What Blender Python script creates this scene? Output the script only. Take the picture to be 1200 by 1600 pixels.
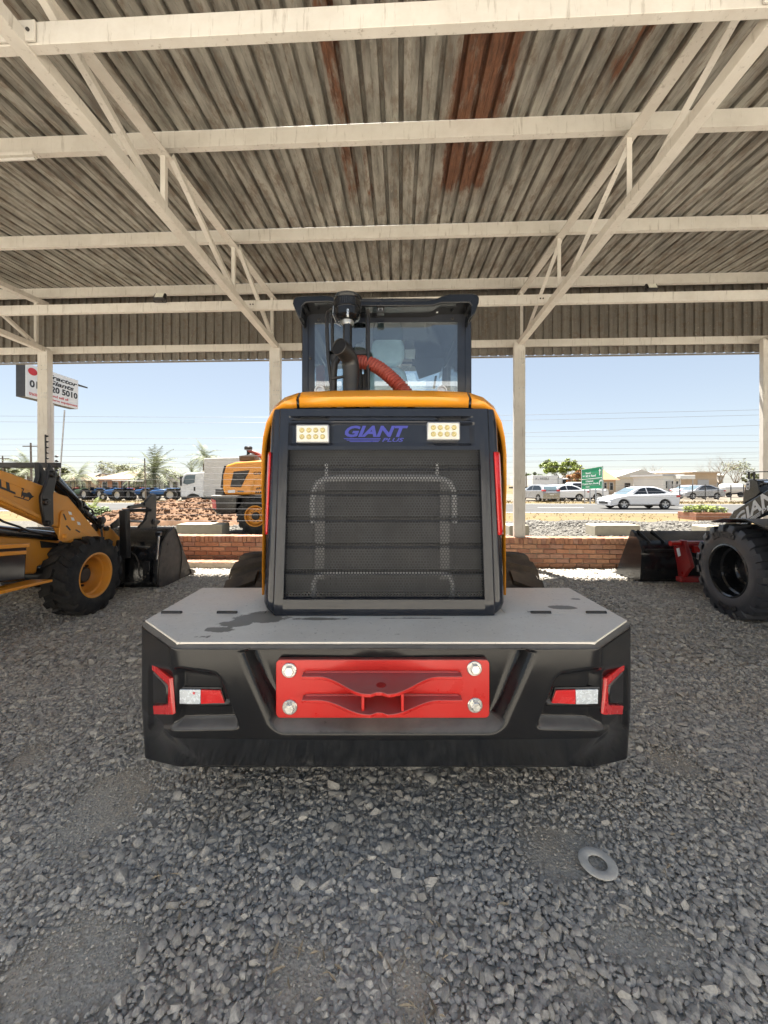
import bpy, math, random
import numpy as np
from mathutils import Vector, Matrix
random.seed(7); RNG = np.random.default_rng(7)
R = math.radians
for o in list(bpy.data.objects): bpy.data.objects.remove(o)
SC = bpy.context.scene; COL = SC.collection
# ------------------------------------------------------------------ camera
CAM_H = 1.5
cd = bpy.data.cameras.new('camera'); cam = bpy.data.objects.new('camera', cd); COL.objects.link(cam)
cam.location = (0, 0, CAM_H); cam.rotation_euler = (R(90), 0, 0)
cd.sensor_fit = 'HORIZONTAL'; cd.sensor_width = 36; cd.lens = 18.0; cd.shift_y = -43/1200
cd.clip_start = 0.05; cd.clip_end = 2000
SC.camera = cam
# ------------------------------------------------------------------ sky and sun
SUN_EL = 71.5; SUN_AZ = -22.0            # azimuth measured from +Y towards +X
w = bpy.data.worlds.new('World'); SC.world = w; w.use_nodes = True
wn = w.node_tree; bg = wn.nodes['Background']
sky = wn.nodes.new('ShaderNodeTexSky'); sky.sky_type = 'NISHITA'; sky.sun_disc = False
sky.sun_elevation = R(SUN_EL); sky.sun_rotation = R(SUN_AZ); sky.altitude = 1000
sky.air_density = 1.0; sky.dust_density = 1.2; sky.ozone_density = 0.7
gm = wn.nodes.new('ShaderNodeGamma'); gm.inputs['Gamma'].default_value = 0.5     # pale hazy air: even, low-contrast sky
wn.links.new(sky.outputs[0], gm.inputs['Color']); wn.links.new(gm.outputs[0], bg.inputs[0]); bg.inputs[1].default_value = 0.092
sl = bpy.data.lights.new('sun', 'SUN'); sl.energy = 5.0; sl.angle = R(0.53); sl.color = (1.0, 0.95, 0.87)
sun = bpy.data.objects.new('sun', sl); COL.objects.link(sun)
_sd = Vector((math.sin(R(SUN_AZ))*math.cos(R(SUN_EL)), math.cos(R(SUN_AZ))*math.cos(R(SUN_EL)), math.sin(R(SUN_EL))))
sun.rotation_euler = _sd.to_track_quat('Z', 'Y').to_euler(); sun.location = (-6, 16, 30)
SC.view_settings.view_transform = 'Standard'; SC.view_settings.look = 'None'
SC.view_settings.exposure = 2.1; SC.view_settings.gamma = 1.0; SC.view_settings.use_curve_mapping = False
SC.cycles.use_denoising = True; SC.cycles.max_bounces = 10; SC.cycles.diffuse_bounces = 5
SC.cycles.glossy_bounces = 4; SC.cycles.transmission_bounces = 6; SC.cycles.transparent_max_bounces = 12
SC.cycles.sample_clamp_indirect = 8.0
# ------------------------------------------------------------------ helpers
F = 600.0; CX = 600.0; HY = 757.0
def at(px, py, Y): return Vector(((px-CX)*Y/F, Y, CAM_H+(HY-py)*Y/F))
def atx(px, py, X): return at(px, py, X*F/(px-CX))
def atz(px, py, z): return at(px, py, (CAM_H-z)*F/(py-HY))
def at_plane(px, py, p, n):
    d = Vector(((px-CX)/F, 1.0, (HY-py)/F)); o = Vector((0, 0, CAM_H)); p = Vector(p); n = Vector(n)
    return o + d*((p-o).dot(n)/d.dot(n))
def perp(d, up=(0, 0, 1)):
    d = Vector(d).normalized(); u = Vector(up)
    if abs(d.dot(u)) > 0.98: u = Vector((0, 1, 0)) if abs(d.y) < 0.9 else Vector((1, 0, 0))
    x = d.cross(u).normalized(); return x, x.cross(d).normalized()
MTX = {}
class MB:
    def __init__(s): s.v = []; s.f = []
    def add(s, vs, fs):
        b = len(s.v); s.v += [tuple(v) for v in vs]; s.f += [tuple(i+b for i in f) for f in fs]; return s
    def box(s, c, d, rot=None):
        x, y, z = d[0]/2, d[1]/2, d[2]/2
        vs = [Vector((i*x, j*y, k*z)) for k in (-1, 1) for j in (-1, 1) for i in (-1, 1)]
        if rot is not None: vs = [rot @ v for v in vs]
        c = Vector(c)
        return s.add([c+v for v in vs], [(0,2,3,1),(4,5,7,6),(0,1,5,4),(2,6,7,3),(0,4,6,2),(1,3,7,5)])
    def bar(s, p, q, w, h, up=(0, 0, 1)):
        p = Vector(p); q = Vector(q); x, u = perp(q-p, up)
        vs = [a+x*i*w/2+u*j*h/2 for a in (p, q) for i, j in ((-1,-1),(1,-1),(1,1),(-1,1))]
        return s.add(vs, [(3,2,1,0),(4,5,6,7),(0,1,5,4),(1,2,6,5),(2,3,7,6),(3,0,4,7)])
    def prism(s, pts, off):
        n = len(pts); off = Vector(off); pts = [Vector(p) for p in pts]
        return s.add(pts+[p+off for p in pts], [tuple(range(n)), tuple(range(2*n-1, n-1, -1))]+[(i, (i+1) % n+0, (i+1) % n+n, i+n)[::-1] for i in range(n)])
    def tube(s, pts, r, seg=10, caps=True):
        pts = [Vector(p) for p in pts]; n = len(pts)
        rr = r if isinstance(r, (list, tuple)) else [r]*n
        d = (pts[1]-pts[0]).normalized(); x, y = perp(d); vs = []
        for i, p in enumerate(pts):
            if i == 0: t = pts[1]-pts[0]
            elif i == n-1: t = pts[-1]-pts[-2]
            else: t = (pts[i+1]-p).normalized()+(p-pts[i-1]).normalized()
            t = t.normalized() if t.length > 1e-9 else d
            x = (x-t*x.dot(t)).normalized(); y = t.cross(x)
            vs += [p+(x*math.cos(a)+y*math.sin(a))*rr[i] for a in [2*math.pi*k/seg for k in range(seg)]]
        fs = [(i*seg+k, i*seg+(k+1) % seg, (i+1)*seg+(k+1) % seg, (i+1)*seg+k) for i in range(n-1) for k in range(seg)]
        if caps: fs += [tuple(range(seg))[::-1], tuple(range((n-1)*seg, n*seg))]
        return s.add(vs, fs)
    def lathe(s, prof, o, ax, seg=32, close=False, cap0=True):
        o = Vector(o); ax = Vector(ax).normalized(); x, y = perp(ax); vs = []
        for r, h in prof:
            vs += [o+ax*h+(x*math.cos(a)+y*math.sin(a))*r for a in [2*math.pi*k/seg for k in range(seg)]]
        n = len(prof); m = n if close else n-1
        fs = [(i*seg+k, i*seg+(k+1) % seg, ((i+1) % n)*seg+(k+1) % seg, ((i+1) % n)*seg+k) for i in range(m) for k in range(seg)]
        if not close:
            if prof[0][0] > 1e-5 and cap0: fs.append(tuple(range(seg))[::-1])
            if prof[-1][0] > 1e-5: fs.append(tuple(range((n-1)*seg, n*seg)))
        return s.add(vs, fs)
    def grid(s, P):                                   # P[i][j] points
        n, m = len(P), len(P[0])
        return s.add([p for row in P for p in row], [(i*m+j, i*m+j+1, (i+1)*m+j+1, (i+1)*m+j) for i in range(n-1) for j in range(m-1)])
    def build(s, name, m, parent=None, smooth=None, bevel=0, seg=2, world=True, solid=0, fix=True):
        vs = s.v
        if world and parent is not None and parent.name in MTX:
            M = MTX[parent.name].inverted(); vs = [M @ Vector(v) for v in vs]
        me = bpy.data.meshes.new(name); me.from_pydata([tuple(v) for v in vs], [], s.f); me.validate(); me.update()
        if fix:
            import bmesh
            bm = bmesh.new(); bm.from_mesh(me); bmesh.ops.recalc_face_normals(bm, faces=bm.faces); bm.to_mesh(me); bm.free()
        o = bpy.data.objects.new(name, me); COL.objects.link(o)
        if m is not None: me.materials.append(M_[m] if isinstance(m, str) else m)
        if smooth is not None:
            me.shade_smooth(); me.set_sharp_from_angle(angle=R(smooth))
        if parent is not None:
            o.parent = parent
            if parent.name in MTX: MTX[o.name] = MTX[parent.name]
        if solid:
            md = o.modifiers.new('solid', 'SOLIDIFY'); md.thickness = solid; md.offset = 0
        if bevel:
            md = o.modifiers.new('bevel', 'BEVEL'); md.width = bevel; md.segments = seg; md.limit_method = 'ANGLE'; md.angle_limit = R(35)
            if smooth is None: me.shade_smooth(); me.set_sharp_from_angle(angle=R(30)); md.harden_normals = False
        return o
def tag(o, label=None, cat=None, group=None, kind=None):
    if label: o['label'] = label
    if cat: o['category'] = cat
    if group: o['group'] = group
    if kind: o['kind'] = kind
    return o
def empty(name, loc, rz=0):
    o = bpy.data.objects.new(name, None); COL.objects.link(o); o.location = loc; o.rotation_euler = (0, 0, rz)
    o.empty_display_size = 0.1
    MTX[o.name] = Matrix.Translation(Vector(loc)) @ Matrix.Rotation(rz, 4, 'Z'); return o
def copy_tree(o, parent=None):
    c = o.copy(); COL.objects.link(c); c.parent = parent
    for ch in list(o.children): copy_tree(ch, c)
    return c
def place(o, loc, rz=0, s=1.0):
    o.location = loc; o.rotation_euler = (0, 0, rz); o.scale = (s, s, s); return o
def text_geo(txt, size=1.0, bold=0.0, shear=0.0, xs=1.0, align='LEFT'):
    c = bpy.data.curves.new('t', 'FONT'); c.body = txt; c.size = size; c.offset = bold; c.shear = shear
    c.align_x = align; c.resolution_u = 3; c.fill_mode = 'FRONT'
    o = bpy.data.objects.new('t', c); COL.objects.link(o); bpy.context.view_layer.update()
    me = bpy.data.meshes.new_from_object(o.evaluated_get(bpy.context.evaluated_depsgraph_get()))
    vs = [(v.co.x*xs, v.co.y) for v in me.vertices]; fs = [tuple(p.vertices) for p in me.polygons]
    bpy.data.objects.remove(o); bpy.data.curves.remove(c); bpy.data.meshes.remove(me); return vs, fs
def text_fit(txt, o, ex, ey, bold=0.02, shear=0.0):
    """text filling the box o .. o+ex .. o+ey"""
    vs, fs = text_geo(txt, 1.0, bold, shear); a = np.array(vs); mn = a.min(0); mx = a.max(0); a = (a-mn)/(mx-mn)
    o = Vector(o); ex = Vector(ex); ey = Vector(ey)
    return [o+ex*float(u)+ey*float(v) for u, v in a], fs
# ------------------------------------------------------------------ materials
M_ = {}
def nodes_of(m):
    m.use_nodes = True; nt = m.node_tree; return nt, nt.nodes['Principled BSDF']
def N(nt, typ, **kw):
    n = nt.nodes.new(typ)
    for k, v in kw.items():
        if k.startswith('i_'):
            key = k[2:]; key = int(key) if key.isdigit() else key.replace('_', ' ')
            n.inputs[key].default_value = v
        else: setattr(n, k, v)
    return n
def ramp(nt, src, p0, p1, c0=(0,0,0,1), c1=(1,1,1,1)):
    r = nt.nodes.new('ShaderNodeValToRGB'); e = r.color_ramp.elements
    e[0].position = p0; e[1].position = p1; e[0].color = c0; e[1].color = c1
    nt.links.new(src, r.inputs[0]); return r.outputs[0]
def math_n(nt, op, a, b=None, clamp=False):
    n = nt.nodes.new('ShaderNodeMath'); n.operation = op; n.use_clamp = clamp
    for i, x in enumerate((a, b)):
        if x is None: continue
        if isinstance(x, (int, float)): n.inputs[i].default_value = x
        else: nt.links.new(x, n.inputs[i])
    return n.outputs[0]
def mixc(nt, fac, a, b, mode='MIX'):
    n = nt.nodes.new('ShaderNodeMix'); n.data_type = 'RGBA'; n.blend_type = mode
    for i, x in ((0, fac), (6, a), (7, b)):
        if isinstance(x, (int, float)): n.inputs[i].default_value = x
        elif isinstance(x, (tuple, list)): n.inputs[i].default_value = (*x[:3], 1)
        else: nt.links.new(x, n.inputs[i])
    return n.outputs[2]
def noise(nt, vec, scale, detail=4, rough=0.55):
    n = N(nt, 'ShaderNodeTexNoise', i_Scale=scale, i_Detail=detail, i_Roughness=rough)
    if vec is not None: nt.links.new(vec, n.inputs['Vector'])
    return n.outputs[0]
def bump(nt, h, strength, dist, bsdf):
    b = N(nt, 'ShaderNodeBump', i_Strength=strength, i_Distance=dist); nt.links.new(h, b.inputs['Height'])
    nt.links.new(b.outputs[0], bsdf.inputs['Normal']); return b
def mat(name, col, rough=0.5, metal=0.0, var=0.12, vs=3.0, bmp=0.0, bs=60.0, coat=0.0, dust=0.0, dustc=(0.30, 0.25, 0.19), ds=2.5, rv=0.12, spec=0.5, pos=False, sheen_dust=0.0, streak=0.0):
    m = bpy.data.materials.new(name); nt, b = nodes_of(m); M_[name] = m
    tc = nt.nodes.new('ShaderNodeTexCoord'); vec = tc.outputs['Object']
    if pos: vec = nt.nodes.new('ShaderNodeNewGeometry').outputs['Position']
    n1 = noise(nt, vec, vs, 6, 0.62)
    lo = tuple(c*(1-var) for c in col); hi = tuple(min(1, c*(1+var)) for c in col)
    c = ramp(nt, n1, 0.3, 0.7, (*lo, 1), (*hi, 1))
    rsrc = ramp(nt, noise(nt, vec, vs*2.3, 5, 0.6), 0.3, 0.7, (max(0.02, rough-rv),)*3+(1,), (min(1, rough+rv),)*3+(1,))
    if dust:
        dm = ramp(nt, noise(nt, vec, ds, 8, 0.68), 0.42, 0.78, (0, 0, 0, 1), (dust, dust, dust, 1))
        c = mixc(nt, dm, c, dustc); rsrc = mixc(nt, dm, rsrc, (0.85, 0.85, 0.85))
    if sheen_dust:                                            # pale dust tone on upward faces, also painting in reflected sky
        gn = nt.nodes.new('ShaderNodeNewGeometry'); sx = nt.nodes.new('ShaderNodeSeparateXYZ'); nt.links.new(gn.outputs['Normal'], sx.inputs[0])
        up_ = math_n(nt, 'MULTIPLY', ramp(nt, sx.outputs[2], 0.30, 0.80), ramp(nt, noise(nt, vec, 6, 6, 0.65), 0.25, 0.65, (sheen_dust*.45,)*3+(1,), (sheen_dust,)*3+(1,)))
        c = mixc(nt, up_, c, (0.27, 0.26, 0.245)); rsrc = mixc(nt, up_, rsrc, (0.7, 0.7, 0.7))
    if streak:                                            # thin run-off marks
        mp = N(nt, 'ShaderNodeMapping'); mp.inputs['Scale'].default_value = (26, 26, 2.2); nt.links.new(vec, mp.inputs[0])
        sk = math_n(nt, 'MULTIPLY', ramp(nt, noise(nt, mp.outputs[0], 1.0, 5, 0.7), 0.58, 0.70), streak); c = mixc(nt, sk, c, (0.20, 0.155, 0.11))
    nt.links.new(c, b.inputs['Base Color']); nt.links.new(rsrc, b.inputs['Roughness'])
    b.inputs['Metallic'].default_value = metal; b.inputs['Specular IOR Level'].default_value = spec
    if coat: b.inputs['Coat Weight'].default_value = coat; b.inputs['Coat Roughness'].default_value = 0.08
    if bmp: bump(nt, noise(nt, vec, bs, 4, 0.6), bmp, 0.01, b)
    return m
def glass_mat(name, tint, refl=0.12, rough=0.02):
    m = bpy.data.materials.new(name); m.use_nodes = True; nt = m.node_tree; M_[name] = m
    nt.nodes.remove(nt.nodes['Principled BSDF']); out = nt.nodes['Material Output']
    t = N(nt, 'ShaderNodeBsdfTransparent'); t.inputs[0].default_value = (*tint, 1)
    g = N(nt, 'ShaderNodeBsdfGlossy', i_Roughness=rough); lw = N(nt, 'ShaderNodeFresnel', i_IOR=1.5)
    f = math_n(nt, 'ADD', lw.outputs[0], refl*0.5, True)
    mx = nt.nodes.new('ShaderNodeMixShader'); nt.links.new(f, mx.inputs[0]); nt.links.new(t.outputs[0], mx.inputs[1]); nt.links.new(g.outputs[0], mx.inputs[2])
    nt.links.new(mx.outputs[0], out.inputs[0]); return m
mat('yellow', (0.80, 0.305, 0.012), 0.32, var=0.05, vs=1.5, coat=0.3, dust=0.22, ds=3.0)
mat('yellow_worn', (0.74, 0.31, 0.03), 0.42, var=0.10, vs=2, dust=0.35, ds=4, bmp=0.05, bs=30)
mat('black_gloss', (0.0115, 0.0125, 0.0145), 0.17, var=0.2, vs=2, dust=0.10, ds=5, dustc=(0.16, 0.15, 0.14), rv=0.06, coat=0.25)
mat('black_plastic', (0.0085, 0.009, 0.0105), 0.145, var=0.2, vs=3, rv=0.04, sheen_dust=0.5, spec=0.38)
mat('slate_gloss', (0.017, 0.020, 0.028), 0.11, var=0.12, vs=2, dust=0.04, ds=5, dustc=(0.18, 0.17, 0.16), rv=0.04, coat=0.12, spec=0.42)
mat('black_steel', (0.012, 0.012, 0.013), 0.36, var=0.25, vs=4, dust=0.10, ds=5, dustc=(0.15, 0.13, 0.11), bmp=0.08, bs=40)
mat('dusty_steel', (0.045, 0.041, 0.038), 0.6, var=0.25, vs=5, dust=0.6, ds=4, dustc=(0.16, 0.135, 0.11), bmp=0.1, bs=40)
mat('rubber', (0.022, 0.022, 0.023), 0.78, var=0.2, vs=6, dust=0.45, ds=6, dustc=(0.10, 0.09, 0.075), bmp=0.15, bs=50, spec=0.3)
mat('rubber_new', (0.046, 0.050, 0.060), 0.40, var=0.2, vs=5, dust=0.15, ds=6, dustc=(0.09, 0.085, 0.08), bmp=0.08, bs=70)
mat('rubber_dusty', (0.05, 0.045, 0.04), 0.85, var=0.2, vs=6, dust=0.8, ds=4, dustc=(0.17, 0.135, 0.10), bmp=0.15, bs=40, spec=0.2)
mat('red_paint', (0.50, 0.011, 0.008), 0.33, var=0.06, vs=4, coat=0.2, dust=0.10, ds=8, dustc=(0.45, 0.16, 0.13), sheen_dust=0.55)
mat('dark_red', (0.30, 0.008, 0.010), 0.35, var=0.15, vs=4, coat=0.3, dust=0.15)
mat('red_hose', (0.27, 0.04, 0.028), 0.5, var=0.12, vs=8, dust=0.3, dustc=(0.35, 0.2, 0.15))
mat('reflector_red', (0.52, 0.009, 0.011), 0.22, var=0.05, vs=8, coat=0.6)
mat('reflector_white', (0.62, 0.68, 0.74), 0.25, metal=0.35, var=0.08, vs=30, coat=0.6)
mat('zinc', (0.62, 0.62, 0.60), 0.32, metal=0.9, var=0.15, vs=12, bmp=0.05)
mat('chrome', (0.75, 0.76, 0.78), 0.12, metal=1.0, var=0.05, vs=8)
mat('aluminium', (0.5, 0.51, 0.53), 0.38, metal=0.7, var=0.15, vs=6)
mat('radiator', (0.02, 0.02, 0.02), 0.55, metal=0.3, var=0.25, vs=9, bmp=0.1)
mat('guard_tube', (0.27, 0.275, 0.28), 0.45, metal=0.0, var=0.1, vs=6)
mat('bracket_grey', (0.13, 0.13, 0.13), 0.5, metal=0.2, var=0.2, vs=6)
mat('grille_mesh', (0.034, 0.036, 0.041), 0.5, metal=0.0, var=0.3, vs=6, dust=0.12, ds=5, dustc=(0.12, 0.115, 0.105), spec=0.3)
mat('cream_steel', (0.67, 0.635, 0.575), 0.55, var=0.08, vs=1.2, dust=0.30, ds=6, dustc=(0.42, 0.355, 0.28), bmp=0.04, bs=15, pos=True, streak=0.55)
mat('white_paint', (0.78, 0.78, 0.77), 0.3, var=0.04, vs=3, coat=0.4)
mat('white_dull', (0.66, 0.64, 0.60), 0.6, var=0.08, vs=1.5, dust=0.2)
mat('car_white', (0.80, 0.81, 0.83), 0.2, var=0.02, vs=2, coat=0.8)
mat('car_grey', (0.35, 0.36, 0.38), 0.25, var=0.04, vs=2, coat=0.8, metal=0.3)
mat('tinted', (0.012, 0.015, 0.018), 0.06, var=0.1, vs=3, coat=0.5)
mat('car_glass', (0.10, 0.14, 0.16), 0.05, var=0.1, vs=3, coat=0.6)
mat('sign_green', (0.012, 0.30, 0.135), 0.45, var=0.04, vs=4)
mat('sign_white', (0.80, 0.81, 0.80), 0.5, var=0.04, vs=3)
mat('sign_dark', (0.05, 0.05, 0.055), 0.6, var=0.1, vs=3)
mat('letter_black', (0.02, 0.02, 0.022), 0.5, var=0.1)
mat('letter_blue', (0.045, 0.052, 0.30), 0.35, var=0.08, vs=20)
mat('letter_white', (0.84, 0.85, 0.86), 0.5, var=0.05, vs=10)
mat('letter_red', (0.60, 0.03, 0.04), 0.5, var=0.05)
mat('concrete', (0.42, 0.38, 0.29), 0.85, var=0.16, vs=5, bmp=0.3, bs=25, dust=0.25, dustc=(0.2, 0.17, 0.12))
mat('pale_cement', (0.62, 0.60, 0.55), 0.85, var=0.12, vs=25, bmp=0.2, bs=90)
mat('mortar', (0.34, 0.29, 0.23), 0.9, var=0.15, vs=12, bmp=0.3, bs=60)
for i, c in enumerate([(0.37, 0.175, 0.10), (0.30, 0.14, 0.09), (0.41, 0.215, 0.13), (0.34, 0.185, 0.13)]):
    mat('brick_%d' % i, c, 0.85, var=0.22, vs=14, bmp=0.35, bs=70, dust=0.25, dustc=(0.42, 0.30, 0.2), pos=True)
mat('tree_bark', (0.16, 0.12, 0.085), 0.9, var=0.3, vs=6, bmp=0.4, bs=25)
mat('bare_bark', (0.30, 0.26, 0.22), 0.9, var=0.25, vs=6)
mat('pole_wood', (0.20, 0.16, 0.125), 0.9, var=0.25, vs=4)
mat('wire', (0.22, 0.22, 0.23), 0.5, metal=0.5, var=0.05)
mat('roof_tan', (0.40, 0.30, 0.20), 0.8, var=0.12, vs=2)
mat('roof_red', (0.46, 0.17, 0.08), 0.8, var=0.12, vs=2)
mat('wall_tan', (0.48, 0.36, 0.24), 0.85, var=0.1, vs=1)
mat('wall_brickfar', (0.38, 0.19, 0.11), 0.85, var=0.15, vs=3)
mat('wall_white', (0.70, 0.68, 0.63), 0.8, var=0.06, vs=0.5)
mat('wall_grey', (0.42, 0.42, 0.42), 0.8, var=0.08, vs=0.5)
mat('tractor_blue', (0.03, 0.14, 0.38), 0.35, var=0.1, vs=2, dust=0.2)
mat('tractor_red', (0.42, 0.03, 0.03), 0.4, var=0.1, vs=2, dust=0.2)
mat('tractor_green', (0.05, 0.12, 0.06), 0.4, var=0.1, vs=2, dust=0.2)
mat('seat_film', (0.50, 0.66, 0.72), 0.18, var=0.15, vs=7, bmp=0.6, bs=9, coat=0.5)
mat('paper', (0.75, 0.76, 0.72), 0.7, var=0.05)
mat('led_white', (0.58, 0.57, 0.52), 0.15, var=0.05, vs=20, coat=0.8)
mat('led_yellow', (0.50, 0.42, 0.18), 0.12, var=0.1, vs=30, coat=0.8)
mat('lamp_lens', (0.80, 0.79, 0.68), 0.3, var=0.04, vs=10)
mat('earth_clod', (0.19, 0.115, 0.072), 0.95, var=0.4, vs=3.5, bmp=0.6, bs=18, spec=0.1)
mat('leaf_dry', (0.155, 0.165, 0.07), 0.7, var=0.35, vs=1.5)
mat('leaf_green', (0.10, 0.15, 0.035), 0.65, var=0.4, vs=1.2)
mat('leaf_bright', (0.22, 0.27, 0.045), 0.6, var=0.35, vs=2.0)
mat('leaf_palm', (0.20, 0.22, 0.12), 0.65, var=0.35, vs=0.8)
glass_mat('cab_glass', (0.86, 0.92, 0.94), 0.22)
glass_mat('lens_clear', (0.85, 0.88, 0.9), 0.25, 0.05)
# ------------------------------------------------------------------ ground sheets
def zone_mat(name, build):
    m = bpy.data.materials.new(name); nt, b = nodes_of(m); M_[name] = m
    p = nt.nodes.new('ShaderNodeNewGeometry').outputs['Position']; build(nt, b, p); return m
def _soil(nt, b, p):
    c = ramp(nt, noise(nt, p, 0.35, 8, 0.65), 0.35, 0.65, (0.135, 0.092, 0.035, 1), (0.175, 0.124, 0.052, 1))
    c = mixc(nt, ramp(nt, noise(nt, p, 2.2, 8, 0.7), 0.45, 0.62), c, (0.125, 0.098, 0.042))
    c = mixc(nt, ramp(nt, noise(nt, p, 0.12, 4, 0.6), 0.55, 0.66, c1=(0.6, 0.6, 0.6, 1)), c, (0.10, 0.10, 0.038))
    nt.links.new(c, b.inputs['Base Color']); b.inputs['Roughness'].default_value = 0.95
    bump(nt, noise(nt, p, 9, 6, 0.7), 0.6, 0.05, b)
def _gravelbase(nt, b, p):
    v = N(nt, 'ShaderNodeTexVoronoi', i_Scale=95.0); nt.links.new(p, v.inputs['Vector'])
    v2 = N(nt, 'ShaderNodeTexVoronoi', i_Scale=38.0); nt.links.new(p, v2.inputs['Vector'])
    g = mixc(nt, ramp(nt, noise(nt, p, 60, 4, 0.7), 0.3, 0.7), (0.42, 0.395, 0.345), (0.58, 0.55, 0.49))
    dirt = mixc(nt, ramp(nt, noise(nt, p, 7, 6, 0.65), 0.3, 0.7), (0.46, 0.385, 0.30), (0.62, 0.555, 0.455))
    c = mixc(nt, ramp(nt, noise(nt, p, 1.3, 5, 0.65), 0.42, 0.6), g, dirt)
    nt.links.new(c, b.inputs['Base Color']); b.inputs['Roughness'].default_value = 0.92
    h = math_n(nt, 'ADD', v.outputs['Distance'], math_n(nt, 'MULTIPLY', v2.outputs['Distance'], 0.8))
    h = math_n(nt, 'ADD', h, math_n(nt, 'MULTIPLY', noise(nt, p, 160, 3, 0.6), 0.4))
    bump(nt, h, 0.5, 0.010, b)
def _palegravel(nt, b, p):
    v = N(nt, 'ShaderNodeTexVoronoi', i_Scale=16.0); nt.links.new(p, v.inputs['Vector'])
    c = ramp(nt, v.outputs['Color'], 0.15, 0.9, (0.06, 0.056, 0.049, 1), (0.17, 0.158, 0.137, 1))
    c = mixc(nt, ramp(nt, v.outputs['Distance'], 0.35, 0.75), c, (0.10, 0.09, 0.07))
    nt.links.new(c, b.inputs['Base Color']); b.inputs['Roughness'].default_value = 0.9
    bump(nt, math_n(nt, 'MULTIPLY', v.outputs['Distance'], -1.0), 0.9, 0.05, b)
def _asphalt(nt, b, p):
    c = ramp(nt, noise(nt, p, 0.6, 8, 0.7), 0.3, 0.7, (0.045, 0.044, 0.042, 1), (0.066, 0.064, 0.060, 1))
    c = mixc(nt, ramp(nt, noise(nt, p, 40, 3, 0.6), 0.35, 0.65, c1=(0.35,)*3+(1,)), c, (0.09, 0.086, 0.08))
    nt.links.new(c, b.inputs['Base Color']); b.inputs['Roughness'].default_value = 0.85
def _yard(nt, b, p):
    c = ramp(nt, noise(nt, p, 0.5, 8, 0.7), 0.3, 0.7, (0.52, 0.485, 0.42, 1), (0.62, 0.58, 0.51, 1))
    nt.links.new(c, b.inputs['Base Color']); b.inputs['Roughness'].default_value = 0.95
    bump(nt, noise(nt, p, 60, 5, 0.7), 0.5, 0.02, b)
def _lot(nt, b, p):
    c = ramp(nt, noise(nt, p, 0.3, 8, 0.7), 0.3, 0.7, (0.13, 0.107, 0.078, 1), (0.175, 0.15, 0.113, 1))
    nt.links.new(c, b.inputs['Base Color']); b.inputs['Roughness'].default_value = 0.95
for nm, fn in (('soil', _soil), ('gravelbase', _gravelbase), ('palegravel', _palegravel), ('asphalt', _asphalt), ('lot', _lot), ('yardgravel', _yard)): zone_mat(nm, fn)
def sheet(name, pts, z, m, thick=0):
    b = MB(); b.add([(x, y, z) for x, y in pts], [tuple(range(len(pts)))]); return tag(b.build(name, m), kind='structure')
PSI = 0.043
CP, SP = math.cos(PSI), math.sin(PSI)
def S(u, v, z): return Vector((u*CP+v*SP, -u*SP+v*CP, z))
sheet('ground', [(-700, -60), (700, -60), (700, 1200), (-700, 1200)], -0.012, 'soil')
def uvrect(u0, u1, v0, v1): return [S(u, v, 0)[:2] for u, v in ((u0, v0), (u1, v0), (u1, v1), (u0, v1))]
sheet('shed_gravel_floor', uvrect(-16, 16, -0.1, 7.02), 0.0, 'gravelbase')
sheet('yard', uvrect(-40, 40, -45, -0.12), -0.004, 'yardgravel')
sheet('forecourt_gravel', uvrect(-16, 18, 7.2, 15.2), -0.006, 'palegravel')
road = sheet('road', uvrect(-300, 300, 20.6, 30.5), -0.008, 'asphalt')
for v in (21.0, 30.1):
    MB().add([S(-300, v-0.06, -0.004), S(300, v-0.06, -0.004), S(300, v+0.06, -0.004), S(-300, v+0.06, -0.004)], [(0, 1, 2, 3)]).build('edge_line', 'sign_white', road)
for i in range(-9, 12):
    MB().add([S(i*9, 25.6, -0.004), S(i*9+3, 25.6, -0.004), S(i*9+3, 25.72, -0.004), S(i*9, 25.72, -0.004)], [(0, 1, 2, 3)]).build('lane_dash', 'sign_white', road)
sheet('parking_lot', uvrect(-80, 120, 34.5, 62), -0.008, 'lot')
# ------------------------------------------------------------------ loose gravel stones (one mass, nobody could count it)
_ico = []
_t = (1+5**0.5)/2
for a in (-1, 1):
    for c in (-_t, _t): _ico += [(a, c, 0), (0, a, c), (c, 0, a)]
_ico = np.array(_ico, float); _ico /= np.linalg.norm(_ico[0])
def _hull(V):
    F_ = []
    n = len(V); el = min(np.linalg.norm(V[i]-V[j]) for i in range(n) for j in range(i))
    for i in range(n):
        for j in range(i+1, n):
            for k in range(j+1, n):
                if max(np.linalg.norm(V[i]-V[j]), np.linalg.norm(V[j]-V[k]), np.linalg.norm(V[i]-V[k])) < el*1.01:
                    nn = np.cross(V[j]-V[i], V[k]-V[i]); F_.append((i, j, k) if nn @ V[i] > 0 else (i, k, j))
    return np.array(F_)
_icf = _hull(_ico)
DIRT = [(170, 1255, 90, 75), (110, 1520, 130, 110), (470, 1530, 75, 95), (870, 1330, 90, 60), (1010, 1480, 130, 70), (640, 1560, 45, 90), (1050, 1190, 60, 40), (40, 1190, 40, 40), (930, 1560, 60, 40)]
DIRTW = []
for px, py, rx, ry in DIRT:
    c = atz(px, py, 0); e = atz(px, py-ry, 0); DIRTW.append((c.x, c.y, rx*c.y/F, max(0.05, e.y-c.y)))
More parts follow.
